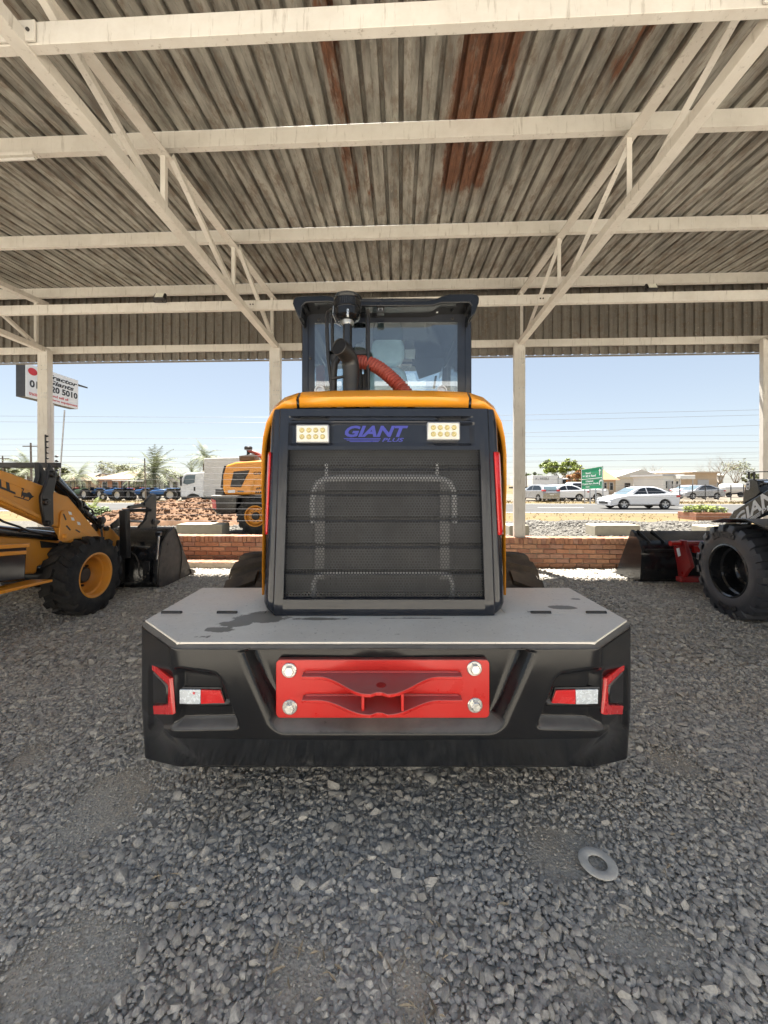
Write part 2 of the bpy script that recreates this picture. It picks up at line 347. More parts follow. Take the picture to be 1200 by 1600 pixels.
def _vnoise(x, y, s, seed):
    r = np.random.default_rng(seed); T = r.random((64, 64)); fx, fy = x*s, y*s
    ix, iy = np.floor(fx).astype(int), np.floor(fy).astype(int); tx, ty = fx-ix, fy-iy
    tx = tx*tx*(3-2*tx); ty = ty*ty*(3-2*ty); g = lambda a, b: T[a % 64, b % 64]
    return (g(ix, iy)*(1-tx)+g(ix+1, iy)*tx)*(1-ty)+(g(ix, iy+1)*(1-tx)+g(ix+1, iy+1)*tx)*ty
def stones(name, X, Y, D, Z, label, tone_rng, m, flat=0.62):
    n = len(X); V = _ico[None]*(1+RNG.uniform(-0.22, 0.22, (n, 12, 1)))+RNG.normal(0, 0.08, (n, 12, 3))
    V *= np.stack([RNG.uniform(0.8, 1.35, n), RNG.uniform(0.7, 1.05, n), RNG.uniform(flat-0.14, flat+0.2, n)], 1)[:, None, :]
    a = RNG.normal(0, 0.30, n); ca, sa = np.cos(a)[:, None], np.sin(a)[:, None]
    y, z = V[..., 1]*ca-V[..., 2]*sa, V[..., 1]*sa+V[..., 2]*ca; V[..., 1], V[..., 2] = y, z
    a = RNG.uniform(0, 6.283, n); ca, sa = np.cos(a)[:, None], np.sin(a)[:, None]
    x, y = V[..., 0]*ca-V[..., 1]*sa, V[..., 0]*sa+V[..., 1]*ca; V[..., 0], V[..., 1] = x, y
    V *= (D/2)[:, None, None]; V[..., 0] += X[:, None]; V[..., 1] += Y[:, None]; V[..., 2] += Z[:, None]
    f = (np.arange(n)[:, None, None]*12+_icf[None]).reshape(-1, 3); nf = len(f)
    me = bpy.data.meshes.new(name); me.vertices.add(n*12); me.vertices.foreach_set('co', V.reshape(-1).astype(np.float32))
    me.loops.add(nf*3); me.loops.foreach_set('vertex_index', f.reshape(-1).astype(np.int32))
    me.polygons.add(nf); me.polygons.foreach_set('loop_start', np.arange(0, nf*3, 3, dtype=np.int32))
    at_ = me.attributes.new('tone', 'FLOAT', 'POINT'); at_.data.foreach_set('value', np.repeat(RNG.uniform(*tone_rng, n), 12).astype(np.float32))
    me.update(calc_edges=True); me.validate(); me.shade_smooth(); me.set_sharp_from_angle(angle=R(42))
    o = bpy.data.objects.new(name, me); COL.objects.link(o); me.materials.append(M_[m])
    return tag(o, label, 'gravel', kind='stuff')
def _stone(nt, b, p):
    a = N(nt, 'ShaderNodeAttribute', attribute_name='tone')
    r = nt.nodes.new('ShaderNodeValToRGB'); nt.links.new(a.outputs['Fac'], r.inputs[0]); e = r.color_ramp.elements
    e[0].color = (0.32, 0.308, 0.284, 1); e[1].color = (0.66, 0.625, 0.555, 1)
    for q, c in ((0.3, (0.42, 0.402, 0.368)), (0.6, (0.50, 0.477, 0.435)), (0.85, (0.57, 0.54, 0.485))):
        k = e.new(q); k.color = (*c, 1)
    mm = nt.nodes.new('ShaderNodeMix'); mm.data_type = 'RGBA'; mm.blend_type = 'MULTIPLY'; mm.inputs[0].default_value = 1
    nt.links.new(r.outputs[0], mm.inputs[6]); nt.links.new(ramp(nt, noise(nt, p, 130, 4, 0.65), 0.3, 0.75, (0.7,)*3+(1,), (1.2,)*3+(1,)), mm.inputs[7])
    dm = ramp(nt, noise(nt, p, 2.1, 6, 0.65), 0.5, 0.72, c1=(0.55,)*3+(1,))
    nt.links.new(mixc(nt, dm, mm.outputs[2], (0.42, 0.365, 0.295)), b.inputs['Base Color']); b.inputs['Roughness'].default_value = 0.82
    bump(nt, noise(nt, p, 220, 3, 0.6), 0.35, 0.004, b)
zone_mat('stone', _stone)
def scatter(y0, y1, pitch, margin):
    ys = np.arange(y0, y1, pitch); P = []
    for yy in ys:
        hw = min(yy*1.0+margin, 7.5); xs = np.arange(-hw, hw, pitch); P.append(np.stack([xs, np.full_like(xs, yy)], 1))
    P = np.concatenate(P); P += RNG.uniform(-0.55, 0.55, P.shape)*pitch; return P[:, 0], P[:, 1]
def keep_and_size(X, Y, base):
    d = np.zeros(len(X))
    for cx, cy, rx, ry in DIRTW: d = np.maximum(d, 1-np.sqrt(((X-cx)/rx)**2+((Y-cy)/ry)**2))
    d = d+(_vnoise(X, Y, 4, 3)-0.5)*0.55+(_vnoise(X, Y, 14, 9)-0.5)*0.35
    k = np.clip((d-0.14)/0.40, 0, 1)
    size = base*np.exp(RNG.normal(0, 0.30, len(X)))*(1-0.60*k)*(0.85+0.4*_vnoise(X, Y, 1.1, 4))
    keep = RNG.random(len(X)) > k*0.25
    return keep, size
for nm, y0, y1, pitch, base, mg, lab in (('gravel', 0.95, 3.1, 0.0160, 0.0205, 0.5, 'loose grey crushed stone in the foreground around the loader'),
                               ('gravel_beyond', 3.1, 7.0, 0.0335, 0.033, 0.8, 'grey crushed stone under the far half of the shed roof')):
    X, Y = scatter(y0, y1, pitch, mg); k, sz = keep_and_size(X, Y, base)
    lim = (Y+X*SP) < 6.9; k &= lim
    X, Y, sz = X[k], Y[k], sz[k]
    Z = RNG.uniform(-0.12, 0.20, len(X))*sz*1.0+0.012*_vnoise(X, Y, 2.5, 12)
    stones(nm, X, Y, sz, Z, lab, (0, 1), 'stone')
X, Y = scatter(0.95, 2.2, 0.020, 0.3); k, sz = keep_and_size(X, Y, 0.0115)
stones('gravel_fines', X, Y, sz, RNG.uniform(0.0, 0.004, len(X)), 'small chips and fines between the foreground stones', (0, 1), 'stone')
# dead leaves and twigs caught between the stones
b = MB(); rq = random.Random(4)
for px, py, n_ in ((470, 1520, 26), (640, 1480, 16), (655, 1560, 14), (980, 1250, 8), (800, 1420, 8), (250, 1400, 8), (1090, 1330, 8), (700, 1240, 8)):
    for _ in range(n_):
        q = atz(px+rq.uniform(-60, 60), py+rq.uniform(-45, 45), 0.02); a = rq.uniform(0, 6.28); L = rq.uniform(0.008, 0.028); d = Vector((math.cos(a), math.sin(a), rq.uniform(-.15, .3)))*L; s_ = Vector((-math.sin(a), math.cos(a), 0))*L*rq.uniform(.05, .22)
        b.add([q-d, q+s_+Vector((0, 0, .004)), q+d, q-s_], [(0, 1, 2, 3)])
tag(b.build('leaf_litter', mat('dead_leaf', (0.36, 0.30, 0.215), 0.9, var=0.3, vs=20), fix=False), 'dry leaf scraps and twigs caught in the foreground gravel', 'leaf litter', kind='stuff')
# pale loose stone outside the wall
def _pstone(nt, b, p):
    a = N(nt, 'ShaderNodeAttribute', attribute_name='tone')
    c = ramp(nt, a.outputs['Fac'], 0, 1, (0.06, 0.056, 0.05, 1), (0.21, 0.196, 0.17, 1))
    nt.links.new(c, b.inputs['Base Color']); b.inputs['Roughness'].default_value = 0.85
zone_mat('pale_stone', _pstone)
n = 10000
U = RNG.uniform(-9, 13, n); V_ = RNG.uniform(7.4, 15.2, n); Q = np.stack([U*CP+V_*SP, -U*SP+V_*CP], 1)
stones('forecourt_stones', Q[:, 0], Q[:, 1], RNG.uniform(0.04, 0.10, n), RNG.uniform(-0.01, 0.012, n), 'pale sunlit crushed stone beyond the low brick wall', (0, 1), 'pale_stone')
# low ridge of dumped stone at the far edge of the gravel
n = 5200; t = RNG.uniform(3.2, 12.5, n); dv = RNG.normal(0, 0.33, n)
hh = 0.13*np.exp(-(dv/0.42)**2)*(0.35+0.9*_vnoise(t, t*0, 1.4, 5)); V_ = 14.7+dv
stones('stone_windrow', t*CP+V_*SP, -t*SP+V_*CP, RNG.uniform(0.05, 0.12, n), hh*RNG.uniform(0.75, 1, n), 'low ridge of pale stones along the sand verge', (0.1, 1), 'pale_stone')
# ------------------------------------------------------------------ the open shed
RZ = lambda v: 5.19-0.05*(7.1-v)                       # underside of the roof sheets
COLU = [-11.35, -6.85, -2.345, 2.16, 6.50, 11.0]
shed = empty('open_shed', S(0, 7.1, 0), -PSI)
tag(shed, 'open steel shed with cream trusses and rusty corrugated iron roof', 'shed')
def _iron(base_lo, base_hi, rusty):
    def fn(nt, b, p):
        mp = N(nt, 'ShaderNodeMapping', vector_type='POINT'); mp.inputs['Rotation'].default_value = (0, 0, PSI); nt.links.new(p, mp.inputs[0])
        sp = nt.nodes.new('ShaderNodeSeparateXYZ'); nt.links.new(mp.outputs[0], sp.inputs[0]); u, v, z = sp.outputs
        st = N(nt, 'ShaderNodeMapping'); st.inputs['Scale'].default_value = (9, 1.6, 9) if rusty else (9, 9, 0.7); nt.links.new(mp.outputs[0], st.inputs[0])
        c = ramp(nt, noise(nt, st.outputs[0], 1.0, 7, 0.62), 0.34, 0.66, (*base_lo, 1), (*base_hi, 1))
        s2 = N(nt, 'ShaderNodeMapping'); s2.inputs['Scale'].default_value = (11, 3.6, 11); nt.links.new(mp.outputs[0], s2.inputs[0])
        stain = noise(nt, s2.outputs[0], 1.0, 8, 0.72)
        c = mixc(nt, ramp(nt, stain, 0.50, 0.62, c1=(0.7,)*3+(1,)), c, (0.15, 0.11, 0.078))
        c = mixc(nt, ramp(nt, noise(nt, s2.outputs[0], 2.1, 6, 0.7), 0.60, 0.72, c1=(0.55,)*3+(1,)), c, (0.46, 0.42, 0.35))
        if rusty:
            tot = None
            for uc, w_, v0, v1, g in ((0.72, 0.40, -3, 5.0, 1.0), (-0.56, 0.12, -3, 5.0, 0.85), (-0.37, 0.06, 3.6, 5.1, 0.6), (1.84, 0.15, -3, 3.7, 0.8), (1.78, 0.12, 3.8, 5.1, 0.55), (2.6, 0.5, 5.9, 7.2, 0.5), (-2.3, 0.7, 5.9, 7.2, 0.5), (4.6, 0.5, 6.0, 7.2, 0.45), (0.66, 0.12, 5.4, 6.0, 0.25), (-0.55, 0.05, 5.4, 6.2, 0.45)):
                a = math_n(nt, 'SUBTRACT', 1.0, math_n(nt, 'DIVIDE', math_n(nt, 'ABSOLUTE', math_n(nt, 'SUBTRACT', u, uc)), w_), True)
                a = math_n(nt, 'MULTIPLY', a, 2.0, True)
                lo = math_n(nt, 'MULTIPLY', math_n(nt, 'SUBTRACT', v, v0), 2.5, True); hi = math_n(nt, 'MULTIPLY', math_n(nt, 'SUBTRACT', v1, v), 2.5, True)
                a = math_n(nt, 'MULTIPLY', math_n(nt, 'MULTIPLY', a, math_n(nt, 'MULTIPLY', lo, hi)), g)
                tot = a if tot is None else math_n(nt, 'MAXIMUM', tot, a)
            s3 = N(nt, 'ShaderNodeMapping'); s3.inputs['Scale'].default_value = (11, 2.2, 11); nt.links.new(mp.outputs[0], s3.inputs[0])
            rn = math_n(nt, 'ADD', math_n(nt, 'MULTIPLY', tot, 0.50), noise(nt, s3.outputs[0], 1.0, 9, 0.72))
            hal = math_n(nt, 'MULTIPLY', math_n(nt, 'MULTIPLY', tot, ramp(nt, noise(nt, s3.outputs[0], 0.8, 6, 0.7), 0.35, 0.65)), 0.55); c = mixc(nt, hal, c, (0.17, 0.10, 0.06))
            rm = ramp(nt, rn, 0.82, 0.96)
            rc = ramp(nt, noise(nt, s3.outputs[0], 3.0, 7, 0.7), 0.3, 0.7, (0.06, 0.023, 0.012, 1), (0.22, 0.095, 0.048, 1))
            c = mixc(nt, rm, c, rc)
        nt.links.new(c, b.inputs['Base Color']); b.inputs['Roughness'].default_value = 0.62; b.inputs['Metallic'].default_value = 0.1
        bump(nt, stain, 0.25, 0.01, b)
    return fn
zone_mat('roof_iron', _iron((0.14, 0.132, 0.115), (0.41, 0.392, 0.345), True))
zone_mat('fascia_iron', _iron((0.14, 0.127, 0.108), (0.225, 0.205, 0.175), False))
PITCH = 0.1715
def sheet_profile(pitches, h):
    P = [(0, 0)]
    for i in range(pitches):
        o = i*PITCH; P += [(o+0.006, 0), (o+0.058, 0), (o+0.064, 0.004), (o+0.070, 0), (o+0.122, 0), (o+0.130, h), (o+0.160, h), (o+0.1705, 0)]
    P.append((pitches*PITCH+0.02, 0.0015)); return P
# roof sheets: local frame of shed: x = u, y = v-7.1
V0, V1 = 1.25, 7.5
b = MB(); prof = sheet_profile(4, 0.056); vs_list = [V0, 2.0, 3.7, 5.33, 6.9, V1]
b.grid([[(x, v-7.1, RZ(v)+h-0.0) for x, h in prof] for v in vs_list])
sh0 = b.build('roof_sheet', 'roof_iron', shed, world=False, fix=False)
for i in range(-21, 21):
    s_ = sh0 if i == -21 else sh0.copy()
    if i > -21: COL.objects.link(s_)
    s_.location = (i*4*PITCH+0.03, 0, 0.0015*(i % 2))
b = MB(); b.grid([[(x, 0.25-h, z) for x, h in sheet_profile(4, 0.036)] for z in (3.93, 4.6, 5.20)])
f0 = b.build('fascia_sheet', 'fascia_iron', shed, world=False, fix=False)
for i in range(-21, 21):
    s_ = f0 if i == -21 else f0.copy()
    if i > -21: COL.objects.link(s_)
    s_.location = (i*4*PITCH-0.02, 0.001*(i % 2), 0)
MB().box(S(0, 7.40, 3.925), (28.6, 0.05, 0.018), Matrix.Rotation(-PSI, 3, 'Z')).build('fascia_edge_flashing', 'fascia_iron', shed)
def channel(u0, u1, v, zt, h, w_, t=0.006, lip=0.02, flip=1):
    """lipped C purlin along u: web towards the viewer"""
    p = [(0, 0), (0, h), (w_, h), (w_, h-lip), (w_-t, h-lip), (w_-t, h-t), (t, h-t), (t, t), (w_-t, t), (w_-t, lip), (w_, lip), (w_, 0)]
    return MB().prism([S(u0, v+flip*a, zt-h+c) for a, c in p], S(u1, v, 0)-S(u0, v, 0))
for v in (1.33, 2.13, 3.73, 5.33, 6.92):
    channel(-14.3, 14.3, v, RZ(v)-0.002, 0.165, 0.065).build('purlin', 'cream_steel', shed, bevel=0.004)
for v in (1.38, 2.25, 5.80):
    channel(-14.3, 14.3, v, 4.325, 0.14, 0.06).build('tie_beam', 'cream_steel', shed, bevel=0.004)
for v, z, h in ((7.25, 4.98, 0.10), (7.25, 4.20, 0.13)):
    channel(-14.3, 14.3, v, z, h, 0.05).build('fascia_girt', 'cream_steel', shed, bevel=0.004)
BZ = lambda v: 4.08+0.028*(7.1-v)                        # bottom chord centre
TZ = lambda v: RZ(v)-0.165-0.05
def angle_bar(p, q, w_, d, t, up=(0, 0, 1), sx=1):
    """rolled angle / box between two points: an L section"""
    p = Vector(p); q = Vector(q); x, u = perp(q-p, up); x = x*sx
    prof = [(0, 0), (w_, 0), (w_, t), (t, t), (t, d), (0, d)]
    return MB().prism([p+x*(a-w_/2)+u*(c-d/2) for a, c in prof], q-p)
for iu, u in enumerate(COLU):
    # column: lipped channel pair
    z0 = 0.12
    pr = [(-0.10, -0.06), (0.10, -0.06), (0.10, 0.06), (0.06, 0.06), (0.06, 0.05), (0.09, 0.05), (0.09, -0.05), (-0.02, -0.05), (-0.02, 0.02), (-0.10, 0.02)]
    c = MB().prism([S(u+a, 7.12+d, z0) for a, d in pr], (0, 0, 4.08-z0)); c = c.build('column', 'cream_steel', shed, bevel=0.005)
    for zz in (3.78, 3.70, 3.25, 3.17):
        for du in (-0.012, 0.045, 0.08):
            MB().lathe([(0.011, 0), (0.011, 0.006), (0, 0.006)], S(u+du, 7.059, zz), -S(0, 1, 0), 8).build('bolt', 'zinc', c)
    MB().box(S(u, 7.12, 0.112), (0.30, 0.26, 0.016), Matrix.Rotation(-PSI, 3, 'Z')).build('base_plate', 'cream_steel', shed, bevel=0.003)
    MB().box(S(u, 7.12, 0.052), (0.36, 0.34, 0.104), Matrix.Rotation(-PSI, 3, 'Z')).build('footing', 'concrete', shed, bevel=0.01)
    MB().bar(S(u, 1.36, 0), S(u, 1.36, 4.2), 0.2, 0.12).build('rear_column', 'cream_steel', shed, bevel=0.005)
    # truss
    angle_bar(S(u, 7.15, TZ(7.1)), S(u, 1.28, TZ(1.28)), 0.11, 0.085, 0.012, sx=1 if iu != 2 else -1).build('top_chord', 'cream_steel', shed, bevel=0.003)
    MB().bar(S(u+0.02, 7.16, BZ(7.1)), S(u+0.02, 1.28, BZ(1.28)), 0.10, 0.09).build('bottom_chord', 'cream_steel', shed, bevel=0.004)
    nodes = [6.95, 5.33, 3.73, 2.13, 1.33]
    for i, v in enumerate(nodes):
        angle_bar(S(u-0.01, v, BZ(v)+0.04), S(u-0.01, v, TZ(v)-0.03), 0.05, 0.05, 0.006, up=(0, 1, 0)).build('web_vertical', 'cream_steel', shed, bevel=0.002)
        if i < 4:
            v2 = nodes[i+1]
            angle_bar(S(u+0.035, v-0.03, BZ(v)+0.02), S(u+0.035, v2+0.03, TZ(v2)), 0.055, 0.055, 0.006).build('web_diagonal', 'cream_steel', shed, bevel=0.002)
    for v in (2.25, 5.80):
        MB().box(S(u, v-0.012, 4.255), (0.26, 0.012, 0.125), Matrix.Rotation(-PSI, 3, 'Z')).build('splice_plate', 'cream_steel', shed, bevel=0.002)
        for du in (-0.09, -0.05, 0.05, 0.09): MB().lathe([(0.011, 0), (0.011, 0.008), (0, 0.009)], S(u+du, v-0.018, 4.255), -S(0, 1, 0), 8).build('splice_bolt', 'dusty_steel', shed)
    for v in (3.73, 5.33, 6.92):
        MB().box(S(u-0.09, v-0.005, RZ(v)-0.09), (0.08, 0.008, 0.10), Matrix.Rotation(-PSI, 3, 'Z')).build('purlin_cleat', 'cream_steel', shed, bevel=0.002)
# flood lights on the tie beam, tube fitting under a purlin
for px, py, lab in ((250, 464, 'small floodlight on the cream beam left of the loader cab'), (1018, 449, 'small floodlight on the cream beam right of the loader cab')):
    c = at(px, py, 5.86); e = empty('flood_light', (c.x, c.y, c.z-0.08)); tag(e, lab, 'floodlight', 'floodlights on the shed beam')
    rot = Matrix.Rotation(R(-28), 3, 'X')
    MB().box(c, (0.17, 0.045, 0.12), rot).build('housing', 'black_steel', e, bevel=0.008)
    MB().box(c+rot @ Vector((0, -0.027, 0.004)), (0.125, 0.008, 0.085), rot).build('lens', 'lamp_lens', e, bevel=0.003)
    MB().tube([c+Vector((-0.09, 0, 0)), c+Vector((-0.09, 0.02, -0.075)), c+Vector((0.09, 0.02, -0.075)), c+Vector((0.09, 0, 0))], 0.008, 6).build('bracket', 'black_steel', e)
e = empty('tube_light', at(10, 240, 3.75)); tag(e, 'bare fluorescent tube fitting under the purlin at the left edge', 'light fitting')
a, c = at(-190, 252, 3.78), at(55, 242, 3.72)
MB().bar(a, c, 0.06, 0.035).build('batten', 'cream_steel', e, bevel=0.004)
MB().tube([a-Vector((0, 0, 0.035)), c-Vector((0, 0, 0.035))], 0.014, 10).build('tube', 'white_dull', e, smooth=40)
# ------------------------------------------------------------------ the low brick wall, brick by brick
wall = empty('low_brick_wall', S(0, 7.1, 0), -PSI)
tag(wall, 'low red brick wall with upright capping bricks behind the loader', 'wall')
VF = 7.02                                                # front face
MB().box(S(0, VF+0.115, 0.215), (20.4, 0.19, 0.43), Matrix.Rotation(-PSI, 3, 'Z')).build('mortar_core', 'mortar', wall)
MB().box(S(0, VF+0.115, 0.475), (20.4, 0.17, 0.10), Matrix.Rotation(-PSI, 3, 'Z')).build('cap_mortar', 'mortar', wall)
def brick_mesh(d, m):
    q = MB().box((0, 0, 0), d); o = q.build('brick', m); o.modifiers.clear(); me = o.data
    import bmesh
    bm = bmesh.new(); bm.from_mesh(me); bmesh.ops.bevel(bm, geom=bm.edges[:], offset=0.006, segments=1, affect='EDGES'); bm.to_mesh(me); bm.free()
    bpy.data.objects.remove(o); return me
stretch = [brick_mesh((0.222, 0.105, 0.073), 'brick_%d' % i) for i in range(4)]
caps = [brick_mesh((0.072, 0.235, 0.108), 'brick_%d' % i) for i in range(4)]
spots = []
for r in range(5):
    for i in range(-44, 46): spots.append((i*0.233+(r % 2)*0.1165, VF+0.052, 0.043+r*0.086, 0, 0.0))
for i in range(-125, 127): spots.append((i*0.0805, VF+0.115, 0.487, 1, 0.0))
for i in range(-8, 1): pass
def _seen(sp_):
    p = S(sp_[0], sp_[1], 0); px = CX+F*p.x/p.y
    return (268 < px < 412) or (786 < px < 1012)
near = [q for q in spots if _seen(q)]; far = [q for q in spots if not _seen(q)]
def put_brick(q, parent, rn):
    me = (caps if q[3] else stretch)[rn.randrange(4)]
    o = bpy.data.objects.new('brick', me); COL.objects.link(o); o.parent = parent
    o.location = (q[0]+rn.uniform(-.003, .003), q[1]-7.1+rn.uniform(-.005, .003), q[2]+rn.uniform(-.002, .002)+(rn.uniform(-.004, .004) if q[3] else 0))
    o.rotation_euler = (rn.uniform(-.01, .01), rn.uniform(-.008, .008), rn.uniform(-.012, .012)); return o
rn = random.Random(3)
for q in near: put_brick(q, wall, rn)
b = MB()
for q in far: b.box((q[0], q[1]-7.1, q[2]), (0.072, 0.235, 0.108) if q[3] else (0.222, 0.105, 0.073))
tag(b.build('bricks_behind_machines', 'brick_0', wall, world=False), kind='stuff')
# brick step in front of the wall, left
step = empty('brick_step', S(-3.6, 6.85, 0), -PSI); tag(step, 'low brick step in front of the brick wall left of the loader', 'step')
uL, uR = -5.6, -2.62
MB().box(S((uL+uR)/2, 6.845, 0.052), (uR-uL-0.02, 0.335, 0.10), Matrix.Rotation(-PSI, 3, 'Z')).build('step_core', 'mortar', step)
n = int((uR-uL)/0.0805)
for i in range(n):
    for k in range(2):
        o = bpy.data.objects.new('brick', caps[rn.randrange(4)]); COL.objects.link(o); o.parent = step
        o.location = (uL+0.04+i*0.0805+3.6, (-0.075 if k == 0 else 0.105)-0.005, 0.064+rn.uniform(-.003, .003)); o.scale = (1, 0.74, 1)
        o.rotation_euler = (0, 0, rn.uniform(-.012, .012))
# ------------------------------------------------------------------ washer ring lying on the gravel
c = atz(934, 1348, 0.02); ring = MB().lathe([(0.037, 0), (0.066, 0), (0.069, 0.002), (0.069, 0.005), (0.066, 0.007), (0.037, 0.007), (0.034, 0.005), (0.034, 0.002)], (c.x, c.y, 0.0155), (0.02, 0.03, 1), 48, close=True).build('washer_ring', 'pale_cement', smooth=40)
tag(ring, 'flat grey ring washer lying on the gravel lower right', 'washer')
# ------------------------------------------------------------------ wheel helper: axis along local x, outer face towards +x*side
def make_wheel(root, c, r, w_, side, tyre_m, rim_m, rim_r, lugs=20, lug_h=0.03, name='tyre', dish=0.10, rimhub='black_steel', chev=0.5, seg=56, world=True):
    """c = centre of the tyre; axis = local x of root"""
    c = Vector(c); A = MTX[root.name].to_3x3() if world else Matrix.Identity(3)
    ax = A @ Vector((side, 0, 0)); fw = A @ Vector((0, 1, 0)); up = Vector((0, 0, 1)); h = w_/2; rt = r-lug_h
    prof = [(rim_r*0.98, -h*0.80), (rim_r*1.04, -h*0.93), (rim_r*1.15, -h*0.99), (rim_r+(rt-rim_r)*0.6, -h), (rt*0.975, -h*0.93), (rt*0.995, -h*0.80), (rt, -h*0.4), (rt, h*0.4), (rt*0.995, h*0.80), (rt*0.975, h*0.93), (rim_r+(rt-rim_r)*0.6, h), (rim_r*1.15, h*0.99), (rim_r*1.04, h*0.93), (rim_r*0.98, h*0.80)]
    b = MB().lathe(prof, c, ax, seg, close=True)
    for k in range(lugs):
        for sd in (-1, 1):
            a0 = 2*math.pi*(k+(0.25 if sd > 0 else 0.75)*1.0)/lugs; da = 2*math.pi/lugs*0.30
            def pt(t, off, rad):                          # t 0 centre .. 1 edge
                aa = a0+chev*(2*math.pi/lugs)*(t)*1.0+off
                return c+ax*(sd*h*(0.04+0.98*t))+(fw*math.cos(aa)+up*math.sin(aa))*rad
            q = []
            for t, rr in ((0, r), (0.62, r*0.998), (0.93, r*0.985), (1.03, rt*0.955)):
                rb = rt*0.97 if t < 1 else rt*0.90
                q.append([pt(t, -da, rb), pt(t, -da*0.82, rr), pt(t, da*0.82, rr), pt(t, da, rb)])
            vs = [v for row in q for v in row]; n = len(q)
            fs = [(i*4+j, i*4+j+1, (i+1)*4+j+1, (i+1)*4+j) for i in range(n-1) for j in range(3)]+[(0, 1, 2, 3), ((n-1)*4+3, (n-1)*4+2, (n-1)*4+1, (n-1)*4)]
            b.add(vs, fs)
    ty = b.build(name, tyre_m, root, smooth=32, world=world)
    R0 = rim_r
    rp = [(R0*1.05, h*0.90), (R0*1.06, h*0.95), (R0*1.0, h*0.97), (R0*0.95, h*0.90), (R0*0.92, h*0.45), (R0*0.85, h*0.38), (R0*0.83, h-dish+0.05), (R0*0.77, h-dish+0.02), (R0*0.70, h-dish), (R0*0.45, h-dish), (R0*0.42, h-dish+0.012), (0.0, h-dish+0.012)]
    rm = MB().lathe(rp, c, ax, 48, cap0=False).build('rim', rim_m, ty, smooth=35, world=world)
    hb = MB().lathe([(R0*0.40, h-dish-0.01), (R0*0.38, h-dish+0.07), (R0*0.30, h-dish+0.085), (0, h-dish+0.085)], c, ax, 28)
    for k in range(10):
        a = 2*math.pi*k/10; hb.lathe([(0.014, 0), (0.014, 0.022), (0, 0.022)], c+ax*(h-dish)+(fw*math.cos(a)+up*math.sin(a))*R0*0.57, ax, 6)
    hb.build('hub', rimhub, ty, smooth=35, world=world)
    return ty
# ------------------------------------------------------------------ the wheel loader seen from behind
ld = empty('wheel_loader', (0, 2.75, 0)); tag(ld, 'yellow and black wheel loader seen from behind under the shed', 'wheel loader')
DZ = 0.90
# --- counterweight
def offs_poly(pts, r=0.05, n=6):
    out = [Vector(pts[0])]
    for i in range(1, len(pts)-1):
        p = Vector(pts[i]); a = (Vector(pts[i-1])-p); c = (Vector(pts[i+1])-p); k = min(r, a.length*0.45, c.length*0.45)
        s0, s1 = p+a.normalized()*k, p+c.normalized()*k
        for j in range(n+1):
            t = j/n; out.append(s0*(1-t)**2+p*2*t*(1-t)+s1*t**2)
    out.append(Vector(pts[-1])); return out
def resample(pts, n):
    L = [0]
    for i in range(1, len(pts)): L.append(L[-1]+(pts[i]-pts[i-1]).length)
    out = []; j = 0
    for k in range(n):
        t = L[-1]*k/(n-1)
        while j < len(L)-2 and L[j+1] < t: j += 1
        f = (t-L[j])/max(1e-9, L[j+1]-L[j]); out.append(pts[j].lerp(pts[j+1], f))
    return np.array([(p.x, p.y) for p in out])
NC, NR = 440, 170
top2 = resample(offs_poly([(-1.065, 2.24), (-1.065, 1.675), (-0.795, 1.440), (0, 1.428), (0.795, 1.440), (1.065, 1.675), (1.065, 2.24)], 0.035), NC)
bot2 = resample(offs_poly([(-1.065, 2.24), (-1.062, 1.69), (-0.86, 1.612), (0, 1.605), (0.86, 1.612), (1.062, 1.69), (1.065, 2.24)], 0.03), NC)
KR = 1.018                                                # the right end reads a touch wider
for q_ in (top2, bot2): q_[:, 0] = np.where(q_[:, 0] > 0, q_[:, 0]*KR, q_[:, 0])
tt = np.linspace(0, 1, NR); zz = DZ-0.004-tt*0.578
G = np.zeros((NR, NC, 3))
for i, t in enumerate(tt):
    f = 0.0 if t < 0.60 else (t-0.60)/0.40
    G[i, :, :2] = top2*(1-f)+bot2*f; G[i, :, 2] = zz[i]-0.028*t*np.clip((np.abs(top2[:, 0])-0.8)/0.26, 0, 1)
tan = np.gradient(top2, axis=0); nor = np.stack([-tan[:, 1], tan[:, 0]], 1); nor /= np.linalg.norm(nor, axis=1)[:, None]   # inward
PXg = CX+F*G[..., 0]/G[..., 1]; PYg = HY-F*(G[..., 2]-CAM_H)/G[..., 1]
def edge_in(p, q, x, y, w_):
    """0..1 ramp of the distance to the left of directed edge p->q (image down), over w_"""
    d = np.array(q, float)-np.array(p, float); d /= np.linalg.norm(d); s_ = (x-p[0])*d[1]-(y-p[1])*d[0]
    return np.clip(s_/w_, 0, 1)
def rnd(*cs):
    return np.clip(1-np.sqrt(sum((1-c)**2 for c in cs)), 0, 1)
dep = np.zeros((NR, NC))
# central trapezoid recess
L_ = edge_in((422, 1146), (366, 1000), PXg, PYg, -22) if False else None
def side_ramp(x0, y0, x1, y1, w_, sgn):
    # distance from line measured horizontally-ish, positive inside
    d = np.array((x1-x0, y1-y0), float); d /= np.linalg.norm(d); s_ = ((PXg-x0)*d[1]-(PYg-y0)*d[0])*sgn
    return np.clip(s_/w_, 0, 1)
tl = side_ramp(364, 1000, 424, 1148, 21, 1); tr = side_ramp(846, 1000, 786, 1148, 21, -1)
tb = np.clip((1149-PYg)/24, 0, 1); tt_ = np.clip((PYg-1014)/7, 0, 1)
def sm(a): return a*a*(3-2*a)
dep += 0.062*sm(rnd(tl, tr, tb, tt_))
